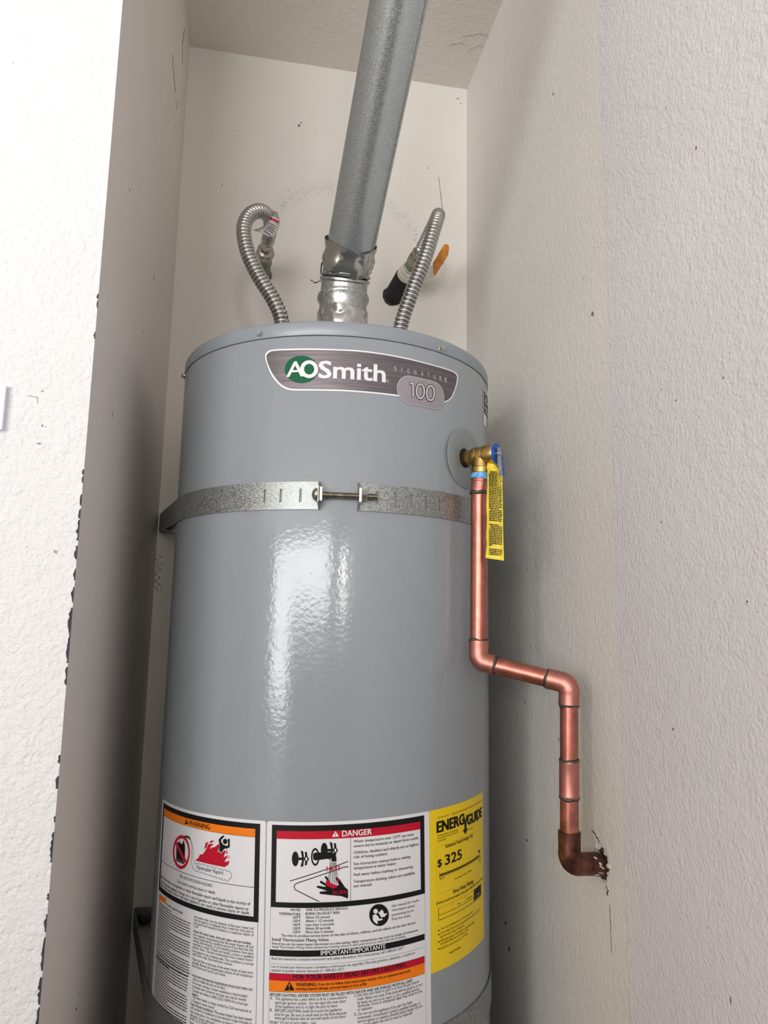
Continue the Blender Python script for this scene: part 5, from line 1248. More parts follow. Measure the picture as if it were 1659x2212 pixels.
# ================================================================== water heater
wh = thing('water_heater', 'tall grey enamelled gas water heater tank standing in the alcove', 'water heater')
bm = lathe(bmesh.new(), [(TR-.004, 0.47), (TR, 0.474), (TR, 0.8), (TR, 1.1), (TR, 1.4), (TR, Z_SEAM-.0016), (TR-.0006, Z_SEAM-.0006), (TR-.004, Z_SEAM-.0006)], (CX, CY, 0), (0, 0, 1), 160)
autosmooth(obj('tank_jacket', bm, 'tank_enamel', wh))
bm = lathe(bmesh.new(), [(TR-.003, Z_SEAM-.003), (TR-.003, Z_SEAM+.002)], (CX, CY, 0), (0, 0, 1), 120)
autosmooth(obj('jacket_seam', bm, 'gap_black', wh))
prof = [(TR-.002, Z_SEAM+.0001), (TR+.0004, Z_SEAM+.0001), (TR+.0008, Z_SEAM+.0007), (TR+.0008, Z_TOP-.006)]
for j in range(1, 7):
    t = R(90*j/6); prof.append((TR+.0008-.006*(1-math.cos(t)), Z_TOP-.006+.006*math.sin(t)))
prof += [(TR-.02, Z_TOP), (0.05, Z_TOP+.002)]
autosmooth(obj('lid', lathe(bmesh.new(), prof, (CX, CY, 0), (0, 0, 1), 160), 'lid_enamel', wh))
bm = lathe(bmesh.new(), [(TR-.01, 0.45), (TR-.01, 0.47)], (CX, CY, 0), (0, 0, 1), 96)
autosmooth(obj('base_ring', bm, 'gap_black', wh))
def hex_screw(s_, z_, mat):
    p0 = on_tank(s_, z_, 0.0008); n_ = (on_tank(s_, z_, 1)-on_tank(s_, z_, 0)).normalized()
    o = autosmooth(obj('screw', lathe(bmesh.new(), [(.0047, -.0004), (.0047, .0008), (.0042, .0012)], p0, n_, 24), mat, wh))
    h = obj('hex_head', lathe(bmesh.new(), [(.0036, .0010), (.0036, .0040), (.0030, .0046)], p0, n_, 6), mat, o)
hex_screw(-0.1347, 1.6950, 'lid_enamel'); hex_screw(0.1207, 1.6930, 'steel_bright'); hex_screw(-0.352, 1.6895, 'steel_bright')
# faint pressed grooves of the jacket
for sg in (-1, 1):
    n_ = Vector((CX+sg*0.1, CY, Z_TOP))
    o = autosmooth(obj('water_nipple', lathe(bmesh.new(), [(.0155, -.002), (.0155, .012), (.0110, .013), (.0110, .0235)], n_, (0, 0, 1), 24), 'nut_steel', wh))
lw = sheet('danger_label', ((-.0970, .0002), (.1062, .245)), lab_map, 'label_paper', wh); lw['label'] = 'white safety label with red danger band and scald picture'
print_all(lw, DANGER, lab_map, LAYER)
lw = sheet('warning_label', ((-.3030, .0002), (-.0982, .245)), lab_map, 'label_paper', wh); lw['label'] = 'white safety label with orange warning band and flame picture'
print_all(lw, WARNING, lab_map, LAYER)
lw = sheet('energy_label', ((.1064, .0006), (.2330, .1868)), lab_map, 'label_yellow', wh, 0.00012, 0.0006); lw['label'] = 'yellow energy cost label'
print_all(lw, ENERGY, lab_map, LAYER)
bd = obj('logo_badge', (lambda b: (wrap(b, .0002), b)[1])((lambda b: (b.faces.new([b.verts.new((*flat(a/1e3, d/1e3), 0)) for a, d in BADGE[0][2]]), b)[1])(bmesh.new())), 'print_border', wh, True)
bd['label'] = 'silver and grey name badge with green disc'
print_all(bd, BADGE, flat, LAYER_BADGE)
# rating label near the right edge
rl = sheet('rating_label', ((.2450, -.0325), (.3300, .0240)), flat, 'label_paper', wh, .0002, .001)
rows = [('P', 'black', [(247.5, -29.5), (328, -29.5), (328, 5.5), (247.5, 5.5)])]
for i in range(6):
    rows.append(('P', 'white', [(250+3*(i % 2), -26+5.2*i), (258+11*((i*7) % 3), -26+5.2*i), (258+11*((i*7) % 3), -23.6+5.2*i), (250+3*(i % 2), -23.6+5.2*i)]))
    rows.append(('P', 'white', [(284, -26+5.2*i), (300, -26+5.2*i), (300, -23.6+5.2*i), (284, -23.6+5.2*i)]))
for i in range(4):
    rows.append(('P', 'black', [(262, 10+3.4*i), (320, 10+3.4*i), (320, 11.1+3.4*i), (262, 11.1+3.4*i)]))
print_all(rl, rows, flat, LAYER)
# round trim washer where the relief valve enters
TH = R(41.2); N = Vector((math.sin(TH), -math.cos(TH), 0)); T = Vector((math.cos(TH), math.sin(TH), 0)); VZ = 1.5490
VP = Vector((CX, CY, VZ)) + N*TR
bm = bmesh.new(); e1, e2 = T, ZV; ro = []
for r_, h_ in ((.0137, -.0002), (.0137, .0012), (.0150, .0018), (.0410, .0018), (.0424, .0010), (.0424, -.0002)):
    ro.append([bm.verts.new(VP+N*h_+(e1*math.cos(2*math.pi*i/64)+e2*math.sin(2*math.pi*i/64))*r_) for i in range(64)])
for a, b in zip(ro, ro[1:]+ro[:1]):
    for i in range(64): bm.faces.new((a[i], a[(i+1) % 64], b[(i+1) % 64], b[i]))
w_ = autosmooth(obj('valve_washer', bm, 'washer_grey', wh)); w_['label'] = 'round grey trim washer'
obj('recess_shade_disc', lathe(bmesh.new(), [(.0136, -.0003), (.0136, .0006)], VP, N, 40), 'recess_black', wh)  # black disc painted as the shade inside the opening; no hole is cut
base_at(wh, (CX, CY, 0.45))

# ================================================================== relief valve
rv = thing('relief_valve', 'brass pressure relief valve with blue lever end screwed into the grey tank', 'valve')
O = VP
bm = lathe(bmesh.new(), [(.0085, .0008), (.0100, .001), (.0100, .004), (.0112, .006), (.0112, .013), (.0104, .0135)], O, N, 8)
obj('nipple_nut', bm, 'brass', rv)
bm = lathe(bmesh.new(), [(.0104, .013), (.0112, .0145), (.0125, .019), (.0127, .032), (.0124, .0335), (.0132, .035), (.0136, .0475), (.0130, .0490)], O, N, 40)
vb = autosmooth(obj('valve_body', bm, 'brass', rv), 25)
OUT = O + N*0.0275
bm = lathe(bmesh.new(), [(.0118, 0), (.0124, .009), (.0128, .0165), (.0138, .0175), (.0138, .0245), (.0128, .0255)], OUT, (0, 0, -1), 40)
autosmooth(obj('outlet', bm, 'brass', rv), 25)
# raised flow arrow on the side that faces the room
q = OUT - T*0.0122 + ZV*0.002 - N*0.0035; bm = bmesh.new()
prism(bm, [q+N*a+ZV*b for a, b in ((-.0014, .004), (.0014, .004), (.0014, -.001), (.0034, -.001), (0, -.0058), (-.0034, -.001), (-.0014, -.001))], -T*0.0010)
obj('flow_arrow', bm, 'brass', vb)
bm = lathe(bmesh.new(), [(.0136, .0490), (.0140, .0495), (.0140, .0515), (.0136, .0520)], O, N, 40)
cp = autosmooth(obj('blue_cap', bm, 'plastic_blue', rv), 25)
obj('cap_rim', sweep(bmesh.new(), [O+N*.0500+(T*math.cos(2*math.pi*i/40)+ZV*math.sin(2*math.pi*i/40))*.0141 for i in range(40)], .0006, 6, closed=True), 'steel_bright', cp)
obj('spring_post', lathe(bmesh.new(), [(.0032, .0518), (.0032, .0555), (.0036, .0560), (.0036, .0575), (.002, .0582)], O, N, 16), 'steel_bright', rv)
lv = O + N*0.0545; bm = bmesh.new(); side = T
pts_l = [(-.0045, .0075), (.0045, .0075), (.0052, -.010), (.0040, -.033), (-.0040, -.033), (-.0052, -.010)]
prism(bm, [lv+side*a+ZV*b+N*(.003*max(0, -b)/.033) for a, b in pts_l], N*0.0012)
le = obj('lever', bm, 'stainless', rv)
for i in range(9):
    z_ = -.006-.0026*i; bm = bmesh.new(); c = lv+ZV*z_+N*(.003*(-z_)/.033+.0012)
    prism(bm, [c-side*.003, c+side*.003, c+side*.003+ZV*.0010, c-side*.003+ZV*.0010], N*.0004); obj('lever_rib', bm, 'steel_bright', le)
bm = bmesh.new(); prism(bm, [lv+side*a+ZV*b+N*(.0005+.003*max(0, -b)/.033) for a, b in ((.0052, .006), (.0078, .003), (.0080, -.031), (.0050, -.0325))], N*0.0012)
obj('lever_flange', bm, 'plastic_blue', rv)
base_at(rv, O)

# yellow instruction tag
tg = thing('instruction_tag', 'narrow yellow paper tag of fine print hanging beside the copper pipe', 'tag')
TY = 0.8905
left = [(.3010, 1.5420), (.2985, 1.5300), (.2998, 1.5250), (.2996, 1.5000), (.2985, 1.4850), (.2980, 1.4720), (.2988, 1.4600), (.2984, 1.4450), (.2975, 1.4330), (.2985, 1.4250), (.2966, 1.4060)]
right = [(.3065, 1.5450), (.3120, 1.5330), (.3190, 1.5190), (.3200, 1.5000), (.3202, 1.4850), (.3204, 1.4720), (.3206, 1.4600), (.3206, 1.4450), (.3208, 1.4330), (.3210, 1.4250), (.3213, 1.4030)]
def tag_y(z, u): return TY + 0.0016*math.sin((z-1.40)*60) + 0.0008*math.sin(u*6) + 0.021*min(1, max(0, (z-1.500)/.030))
bm = bmesh.new(); rows = []
for (xa, za), (xb, zb) in zip(left, right):
    rows.append([bm.verts.new((xa+(xb-xa)*j/4+.33*(tag_y(za, 0)-TY), tag_y(za+(zb-za)*j/4, j/4), za+(zb-za)*j/4)) for j in range(5)])
for a, b in zip(rows[:-1], rows[1:]):
    for j in range(4): bm.faces.new((a[j], a[j+1], b[j+1], b[j]))
g = bmesh.ops.extrude_face_region(bm, geom=list(bm.faces))
for v in g['geom']:
    if isinstance(v, bmesh.types.BMVert): v.co.y += 0.00035
obj('tag_sheet', bm, 'tag_yellow', tg)
bm = bmesh.new(); rg = random.Random(4); z = 1.5235; row = 0
while z > 1.4085:
    row += 1
    if row in (33, 46): z -= 0.0032
    skew = -0.0012
    x = 0.3012 + (0.002 if row < 3 else 0) + (0.0018 if row in (26, 34, 35) else 0); xe = 0.3188 - (0.004 if row in (1, 25, 33) else 0)
    if row == 45: xe = 0.306
    while x < xe-0.0012:
        l = min(rg.uniform(.0012, .0042), xe-x)
        f = lambda xx: z + skew*(xx-.30)/.02
        y0 = tag_y(z, .5)-0.0012; dx = .33*(tag_y(z, 0)-TY)
        bm.faces.new([bm.verts.new(q) for q in ((x+dx, y0, f(x)), (x+dx+l, y0, f(x+l)), (x+dx+l, y0, f(x+l)+.00125), (x+dx, y0, f(x)+.00125))])
        x += l+0.0005
    z -= 0.00222
obj('fine_print', bm, 'print_black', tg)
base_at(tg, (.309, TY, 1.404))

# ================================================================== copper discharge pipe
cu = thing('copper_pipe', 'copper discharge pipe stepping down from relief valve to hole in right wall', 'pipe')
PR, FR = 0.0111, 0.0127
A0 = Vector((OUT.x, OUT.y, VZ-.0255)); A0b = Vector((0.2995, 0.9255, 1.4975))
C1 = Vector((0.2980, 0.9250, 1.2740)); C2 = Vector((0.3965, 0.8665, 1.2500)); C3 = Vector((0.3925, 0.8665, 1.0390)); WL = Vector((0.4415, 0.8765, 1.0340))
def unit(a, b): return (b-a).normalized()
def cyl_part(name, a, b, r, mat, parent, seg=32, lip=0):
    L = (b-a).length
    prof = [(r, 0), (r, L)] if not lip else [(r+lip*.3, 0), (r+lip, .0006), (r+lip, .0020), (r, .0032), (r, L-.0032), (r+lip, L-.0020), (r+lip, L-.0006), (r+lip*.3, L)]
    return autosmooth(obj(name, lathe(bmesh.new(), prof, a, b-a, seg), mat, parent), 50)
def elbow(name, corner, d1, d2, l1, l2, r, mat, parent, bend=0.013):
    """fitting from corner-d1*l1 round to corner+d2*l2"""
    ang = d1.angle(d2); tl = bend*math.tan(ang/2)
    a = corner-d1*tl; b = corner+d2*tl
    pts = [corner-d1*l1, corner-d1*(l1-.0005), corner-d1*(l1*.5+tl*.5)]
    for j in range(11):
        t = j/10
        pts.append(a.lerp(corner, t).lerp(corner.lerp(b, t), t))
    pts += [corner+d2*(l2*.5+tl*.5), corner+d2*(l2-.0005), corner+d2*l2]
    n = len(pts)
    rad = lambda i: r+0.0004 if i in (0, 1, n-1, n-2) else (r*1.03 if 4 <= i <= n-5 else r)
    return autosmooth(obj(name, sweep(bmesh.new(), pts, rad, 32), mat, parent), 60)
def solder(p_, d, r, parent, seed):
    rg = random.Random(seed); e1, e2, t = frame_of(d)
    n = 40; bm = bmesh.new(); rows = []
    for h, rr in ((-.0016, 0.0000), (-.0008, .0011), (.0006, .0012), (.0016, 0)):
        row = []
        for i in range(n):
            th = 2*math.pi*i/n
            wob = 0.0007*math.sin(2*th+seed)+0.0005*math.sin(5*th+seed*2)+rg.uniform(-.0002, .0002)
            row.append(bm.verts.new(p_+t*(h+wob)+(e1*math.cos(th)+e2*math.sin(th))*(r+rr)))
        rows.append(row)
    for a, b in zip(rows[:-1], rows[1:]):
        for i in range(n): bm.faces.new((a[i], a[(i+1) % n], b[(i+1) % n], b[i]))
    o = autosmooth(obj('solder_joint', bm, 'solder', parent), 60)
    bm = bmesh.new()
    for sg in (-1, 1):
        pts = []
        for i in range(n):
            th = 2*math.pi*i/n
            wob = 0.0009*math.sin(2*th+seed)+0.0006*math.sin(5*th+seed*2)
            pts.append(p_+t*(sg*.0019+wob)+(e1*math.cos(th)+e2*math.sin(th))*(r+.0002))
        sweep(bm, pts, .00045, 5, closed=True)
    obj('flux_line', bm, 'flux_residue', o)
dn = Vector((0, 0, -1)); dh = unit(C1, C2); dv1 = unit(A0b, C1); dv2 = unit(C2, C3); dw = unit(C3, WL)
# adapter with blue thread tape
o = autosmooth(obj('threaded_adapter', lathe(bmesh.new(), [(.0124, 0), (.0126, .009), (.0128, .0105), (.0128, .0125), (.0122, .0130), (.0122, .0270)], A0, A0b-A0, 36), 'copper_fitting', cu), 40)
bm = bmesh.new(); rg = random.Random(2); rows = []
e1, e2, t = frame_of(A0b-A0)
for h in (0.0002, .003, .006, .0085):
    rows.append([bm.verts.new(A0+t*(h+(rg.uniform(-.0006, .0016) if h > .008 else 0))+(e1*math.cos(2*math.pi*i/48)+e2*math.sin(2*math.pi*i/48))*(.0131+rg.uniform(0, .0004))) for i in range(48)])
for a, b in zip(rows[:-1], rows[1:]):
    for i in range(48): bm.faces.new((a[i], a[(i+1) % 48], b[(i+1) % 48], b[i]))
obj('thread_tape', bm, 'thread_tape', o)
E1a = C1-dv1*0.0260; E1b = C1+dh*0.0215
cyl_part('upper_tube', A0b, E1a+dv1*.004, PR, 'copper', cu)
solder(A0b+dv1*0.0004, dv1, PR+.0008, cu, 1)
elbow('elbow', C1, dv1, dh, .0260, .0215, FR, 'copper_fitting', cu)
solder(E1a-dv1*.0004, dv1, PR+.0003, cu, 2); solder(E1b+dh*.0006, dh, PR+.0003, cu, 3)
E2a = C2-dh*.0260; E2b = C2+dv2*.0250
cyl_part('cross_tube', E1b-dh*.004, E2a+dh*.004, PR, 'copper', cu)
elbow('elbow', C2, dh, dv2, .0260, .0250, FR, 'copper_fitting', cu)
solder(E2a-dh*.0006, dh, PR+.0003, cu, 4); solder(E2b+dv2*.0006, dv2, PR+.0003, cu, 5)
K1 = C2+dv2*.0925; K2 = C2+dv2*.1345
cyl_part('lower_tube', E2b-dv2*.004, K1+dv2*.004, PR, 'copper', cu)
cyl_part('coupling', K1, K2, FR-.0006, 'copper_fitting', cu, lip=.0003)
solder(K1-dv2*.0004, dv2, PR+.0004, cu, 6); solder(K2+dv2*.0006, dv2, PR+.0004, cu, 7)
E3a = C3-dv2*.0370
cyl_part('stub_tube', K2-dv2*.004, E3a-dv2*.014, PR, 'copper', cu)
s_ = cyl_part('stained_tube', E3a-dv2*.0140, E3a+dv2*.003, PR, 'copper_stained', cu); s_['label'] = 'heat-darkened end of copper tube'
s_ = elbow('aged_elbow', C3, dv2, dw, .0370, .0440, FR+.0006, 'copper_aged', cu, .016); s_['label'] = 'dark brown weathered copper elbow'
rg = random.Random(8); bm = bmesh.new()
e1, e2, t = frame_of(dw)
for i in range(12):
    th = rg.uniform(0, 6.28); c = C3+dw*rg.uniform(.028, .041)+(e1*math.cos(th)+e2*math.sin(th))*(FR+.0011)
    nn = (e1*math.cos(th)+e2*math.sin(th)); tt = nn.cross(dw)
    l = rg.uniform(.003, .008); w = rg.uniform(.0008, .002); rot = rg.uniform(-.7, .7)
    d_ = dw*math.cos(rot)+tt*math.sin(rot); p_ = nn.cross(d_)
    prism(bm, [c-d_*l/2-p_*w/2, c+d_*l/2-p_*w/2, c+d_*l/2+p_*w/2, c-d_*l/2+p_*w/2], nn*.0004)
obj('plaster_smear', bm, 'plaster_torn', s_)
base_at(cu, WL)

# ================================================================== vent pipe
vt = thing('vent_pipe', 'galvanised steel flue pipe rising at a slant from the tank top', 'vent pipe')
VX = 0.1310; VR = 0.0383
J0 = Vector((VX, CY, Z_TOP+.0022)); J1 = Vector((VX, CY, 1.8510)); J2 = Vector((VX+.0012, 1.1212, 1.8845)); PE = Vector((0.1617, 0.8414, 2.1480))
pd = unit(J2, PE); kk = (ZC-0.0005-J2.z)/pd.z; CE = J2+pd*kk
n1 = Vector((0, 0, 1)); n2 = Vector((.01, -.40, .91)).normalized()
def mitre_ring(bm, p_, d, nrm, r, seg=48):
    e1 = XV - d*XV.dot(d); e1.normalize(); e2 = d.cross(e1); out = []
    for i in range(seg):
        q = (e1*math.cos(2*math.pi*i/seg)+e2*math.sin(2*math.pi*i/seg))*r
        q = q - d*(q.dot(nrm)/d.dot(nrm)); out.append(p_+q)
    return out
def rings_mesh(rings, caps=False):
    bm = bmesh.new(); rows = [[bm.verts.new(q) for q in r_] for r_ in rings]; n = len(rows[0])
    for a, b in zip(rows[:-1], rows[1:]):
        for i in range(n): bm.faces.new((a[i], a[(i+1) % n], b[(i+1) % n], b[i]))
    return bm
d0 = ZV; d1 = unit(J1, J2)
def gore(name, specs, mat):
    return autosmooth(obj(name, rings_mesh([mitre_ring(None, *s_) for s_ in specs]), mat, vt), 50)
# lower collar: flares out over the draught hood, bead at the top
gore('collar', [(J0, d0, n1, VR+.0030), (J0+ZV*.060, d0, n1, VR+.0022), (J1-ZV*.030, d0, n1, VR+.0012), (J1-ZV*.008, d0, n1, VR+.0008), (J1-ZV*.0045, d0, n1, VR+.0040), (J1-ZV*.001, d0, n1, VR+.0048), (J1+ZV*.0025, d0, n1, VR+.0040), (J1+ZV*.0042, d0, n1, VR+.0002), (J1+ZV*.0060, d0, n1, VR-.0012)], 'zinc_collar')
gore('elbow_gore', [(J1-ZV*.002, d1, n1, VR-.0010), (J1+d1*.006, d1, n1, VR-.0002), (J2-d1*.0085, d1, n2, VR), (J2-d1*.0060, d1, n2, VR+.0032), (J2-d1*.0028, d1, n2, VR+.0036), (J2-d1*.0010, d1, n2, VR+.0008), (J2, d1, n2, VR-.0015)], 'zinc_collar')
gore('elbow_gore', [(J2+pd*.0002, pd, n2, VR-.0015), (J2+pd*.0012, pd, n2, VR+.0030), (J2+pd*.0045, pd, n2, VR+.0036), (J2+pd*.0080, pd, n2, VR-.0002), (J2+pd*.020, pd, pd, VR-.0002), (J2+pd*.060, pd, pd, VR-.0004)], 'zinc_collar')
sp = J2+pd*.045
gore('straight_pipe', [(sp, pd, pd, VR+.0004), (sp+pd*.15, pd, pd, VR+.0004), (sp+pd*.3, pd, pd, VR+.0004), (CE-pd*.002, pd, n1, VR+.0004)], 'zinc_pipe')
# lengthwise lock seam
e1 = (XV-pd*XV.dot(pd)).normalized(); e2 = pd.cross(e1)
sd = (e1*math.cos(R(-38))+e2*math.sin(R(-38))); 
if sd.y > 0: sd = (e1*math.cos(R(38))+e2*math.sin(R(38)))
st = pd.cross(sd)
for dx, hh in ((-.0030, .0009), (.0028, .0012)):
    bm = bmesh.new(); a = sp+sd*VR+st*dx; b = sp+pd*(CE-sp).length*.97+sd*VR+st*dx
    prism(bm, [a-st*.0008, a+st*.0008, a+st*.0006+sd*hh, a-st*.0006+sd*hh], b-a)
    obj('lock_seam', bm, 'zinc_pipe', vt)
# crumpled foil tape
def foil(name, p0, d, r, length, amp, seed, z_edge=0.003):
    bm = bmesh.new(); rows = []; nr = 22; ns = 96
    f1 = (XV-d*XV.dot(d)).normalized(); f2 = d.cross(f1)
    for k in range(nr+1):
        row = []
        for i in range(ns):
            th = 2*math.pi*i/ns; u = Vector((math.cos(th)*2.2, math.sin(th)*2.2, k/nr*1.6+seed))
            h = k/nr*length + (z_edge*math.sin(3*th+seed) if k in (0, nr) else 0)*.8
            rr = r + amp*(abs(noise.noise(u*0.9))*1.5 + 0.18*abs(noise.noise(u*2.3)))
            row.append(bm.verts.new(p0+d*h+(f1*math.cos(th)+f2*math.sin(th))*rr))
        rows.append(row)
    for a, b in zip(rows[:-1], rows[1:]):
        for i in range(ns): bm.faces.new((a[i], a[(i+1) % ns], b[(i+1) % ns], b[i]))
    return autosmooth(obj(name, bm, 'foil_tape', vt), 28)
foil('foil_tape', J2+pd*.017, pd, VR+.0012, .042, .0045, 2.3)
foil('foil_tape', J0+ZV*.078, ZV, VR+.0026, .034, .0035, 7.7, .002)
# black sealant showing at the back of the joint
bm = bmesh.new(); q0 = J2-XV*(VR+.0012)
prism(bm, [q0+Vector((.000, 0, .004)), q0+Vector((-.0015, 0, .006)), q0+Vector((-.0012, -.008, .018)), q0+Vector((.001, -.008, .020))], (0, .006, 0))
obj('sealant', bm, 'recess_black', vt)
base_at(vt, J0)

# ================================================================== flexible connectors
def hose(name, label, pts, smooth_end, tagname=None):
    h = thing(name, label, 'hose', 'corrugated water connectors')
    PITCH_, SUB = 0.0074, 8
    path = spline(pts, PITCH_/SUB)
    def rad(i):
        ph = (i % SUB)/SUB
        return 0.0093 + 0.0035*math.sqrt(max(0.0, math.sin(math.pi*ph)))
    autosmooth(obj('corrugated_tube', sweep(bmesh.new(), path, rad, 24), 'stainless', h), 80)
    return h, path
def hexnut(name, a, b, r, mat, parent, collar=True):
    d = unit(a, b); L = (b-a).length
    o = obj(name, lathe(bmesh.new(), [(r*.93, 0), (r, L*.12), (r, L*.88), (r*.93, L)], a, d, 6), mat, parent)
    if collar:
        autosmooth(obj('nut_collar', lathe(bmesh.new(), [(r*.80, -.0005), (r*.86, L*.05), (r*.86, -L*.25), (r*.74, -L*.30)], a, d, 28), mat, o))
    return o
# left
HL = [(.0290, 1.128, 1.752), (.0320, 1.128, 1.800), (.0181, 1.130, 1.8367), (-.0091, 1.140, 1.8828), (-.0283, 1.150, 1.9267), (-.0369, 1.163, 1.974), (-.0290, 1.180, 2.011), (-.0100, 1.205, 2.036), (.0050, 1.245, 2.047), (.0075, 1.285, 2.043), (.0040, 1.318, 2.040)]
hl, _ = hose('flexible_connector', 'looped corrugated steel water hose left of the vent pipe', HL, None)
SL = Vector((0.0005, YB, 2.037)); ax = Vector((.002, -1, .01)).normalized()
autosmooth(obj('smooth_cuff', lathe(bmesh.new(), [(.0098, .082), (.0098, .140)], SL, ax, 24), 'stainless', hl))
hexnut('coupling_nut', SL+ax*.098, SL+ax*.078, .0178, 'nut_steel', hl)
hexnut('tank_nut', Vector((CX-.1, CY, Z_TOP+.024)), Vector((CX-.1, CY, Z_TOP+.048)), .0165, 'nut_steel', hl, False)
# printed paper tag folded round the hose
def tag_strip(parent, rowsp, name, mat, lines):
    bm = bmesh.new(); rows = []
    for a, b in rowsp:
        a, b = Vector(a), Vector(b)
        rows.append([bm.verts.new(a.lerp(b, j/4)+Vector((0, -.003*math.sin(math.pi*j/4), 0))) for j in range(5)])
    for a, b in zip(rows[:-1], rows[1:]):
        for j in range(4): bm.faces.new((a[j], a[j+1], b[j+1], b[j]))
    g = bmesh.ops.extrude_face_region(bm, geom=list(bm.faces))
    for v in g['geom']:
        if isinstance(v, bmesh.types.BMVert): v.co.y += .0004
    o = obj(name, bm, mat, parent, True)
    for ink, segs in lines.items():
        bm = bmesh.new()
        for (u0, v0, u1, v1, hh) in segs:
            def at(u, v):
                k = min(int(v), len(rowsp)-2); f = v-k
                a = Vector(rowsp[k][0]).lerp(Vector(rowsp[k+1][0]), f); b = Vector(rowsp[k][1]).lerp(Vector(rowsp[k+1][1]), f)
                return a.lerp(b, u)+Vector((0, -.003*math.sin(math.pi*u)-.0006, 0))
            n = 4
            for i in range(n):
                ua, ub = u0+(u1-u0)*i/n, u0+(u1-u0)*(i+1)/n
                bm.faces.new([bm.verts.new(q) for q in (at(ua, v0), at(ub, v0), at(ub, v0+hh), at(ua, v0+hh))])
        obj({'print_red': 'red_print', 'print_thin': 'blue_print'}.get(ink, 'black_print'), bm, ink, o)
    return o
TL_ = [((.0100, 1.222, 2.0500), (.0200, 1.222, 2.0470)), ((.0040, 1.224, 2.0390), (.0245, 1.224, 2.0330)), ((-.0005, 1.226, 2.0240), (.0205, 1.228, 2.0150)), ((-.0095, 1.220, 2.0130), (.0130, 1.222, 1.9980)), ((-.0225, 1.212, 2.0020), (.0040, 1.214, 1.9940))]
tag_strip(hl, TL_, 'paper_tag', 'tag_paper', {'print_grey': [(.2, .25, .8, .35, .10), (.15, .5, .85, .6, .10), (.15, .75, .85, .8, .10), (.2, 1.75, .8, 1.85, .08), (.25, 2.0, .8, 2.1, .12), (.3, 2.3, .85, 2.4, .12), (.3, 2.6, .85, 2.7, .12)], 'print_red': [(.1, 1.15, .9, 1.35, .22)], 'print_thin': [(.35, 3.0, .95, 3.05, .12), (.4, 3.25, .95, 3.3, .12)]})
base_at(hl, (CX-.1, CY, Z_TOP))
# right
HR = [(.2262, 1.128, 1.752), (.2280, 1.127, 1.808), (.2458, 1.120, 1.872), (.2668, 1.119, 1.9326), (.2850, 1.128, 1.9960), (.2975, 1.150, 2.0330), (.3050, 1.185, 2.0520), (.3070, 1.225, 2.0570), (.3055, 1.262, 2.0550), (.3030, 1.290, 2.0505)]
hr, _ = hose('flexible_connector', 'corrugated steel water hose bent over in front of the orange handled valve', HR, None)
SR = Vector((0.2790, YB, 2.0200)); ar = unit(SR, Vector((.3030, 1.310, 2.0500)))
autosmooth(obj('smooth_cuff', lathe(bmesh.new(), [(.0098, .122), (.0098, .164)], SR, ar, 24), 'stainless', hr))
hexnut('coupling_nut', SR+ar*.134, SR+ar*.113, .0178, 'nut_steel', hr)
hexnut('tank_nut', Vector((CX+.1, CY, Z_TOP+.024)), Vector((CX+.1, CY, Z_TOP+.048)), .0165, 'nut_steel', hr, False)
TRg = [((.3008, 1.160, 2.1158), (.3014, 1.163, 2.1150)), ((.3030, 1.158, 2.0880), (.3062, 1.166, 2.0870)), ((.3046, 1.156, 2.0640), (.3112, 1.168, 2.0600)), ((.3105, 1.168, 2.0480), (.3135, 1.180, 2.0440)), ((.3095, 1.185, 2.0390), (.3110, 1.195, 2.0360))]
tag_strip(hr, TRg, 'paper_tag', 'tag_paper', {'print_grey': [(.3, 1.1, .8, 1.3, .12), (.3, 1.5, .8, 1.7, .12)]})
base_at(hr, (CX+.1, CY, Z_TOP))

# ================================================================== wall stubs
ps = thing('pipe_stub', 'green tarnished brass pipe stub coming out of the back wall', 'pipe')
autosmooth(obj('stub', lathe(bmesh.new(), [(.0122, 0), (.0122, .050), (.0140, .052), (.0140, .077), (.0132, .078)], SL, ax, 28), 'patina_brass', ps))
bm = blob(SL+Vector((0, 0, 0)), XV, ZV, .036, .036, 14, .15, 5, .0006, (0, -1, 0)); obj('wall_patch', bm, 'mark_grey', ps)
base_at(ps, SL)
bv = thing('ball_valve', 'water shutoff valve with an orange lever handle beside the right hose', 'valve')
autosmooth(obj('valve_barrel', lathe(bmesh.new(), [(.0150, .066), (.0205, .068), (.0205, .078), (.0188, .080), (.0188, .087), (.0165, .090), (.0165, .096)], SR, ar, 30), 'pipe_dope_white', bv), 30)
hexnut('valve_nut', SR+ar*.096, SR+ar*.1125, .0160, 'patina_brass', bv, False)
HB = SR+ar*.082
bm = bmesh.new(); sweep(bm, [HB+Vector((.012, 0, -.002)), HB+Vector((.030, -.002, -.003))], .0055, 14); obj('valve_stem', bm, 'nut_steel', bv)
hy = HB.y-.006
bm = bmesh.new(); prism(bm, [(.3190, hy, 2.0240), (.3320, hy, 2.0205), (.3455, hy, 2.0300), (.3450, hy, 2.0550), (.3340, hy, 2.0490), (.3230, hy, 2.0440)], (0, .003, 0)); obj('lever_plate', bm, 'steel_bright', bv)
bm = bmesh.new(); prism(bm, [(.3430, hy-.001, 2.0330), (.3470, hy-.001, 2.0310), (.3740, hy-.004, 2.0780), (.3760, hy-.004, 2.0960), (.3730, hy-.004, 2.1020), (.3650, hy-.004, 2.1010), (.3425, hy-.001, 2.0590)], (0, .0050, 0))
bmesh.ops.bevel(bm, geom=list(bm.edges), offset=.0009, segments=2, affect='EDGES'); obj('handle_grip', bm, 'handle_orange', bv)
base_at(bv, SR)
ins = thing('pipe_insulation', 'black foam sleeve round the pipe at the back wall', 'insulation')
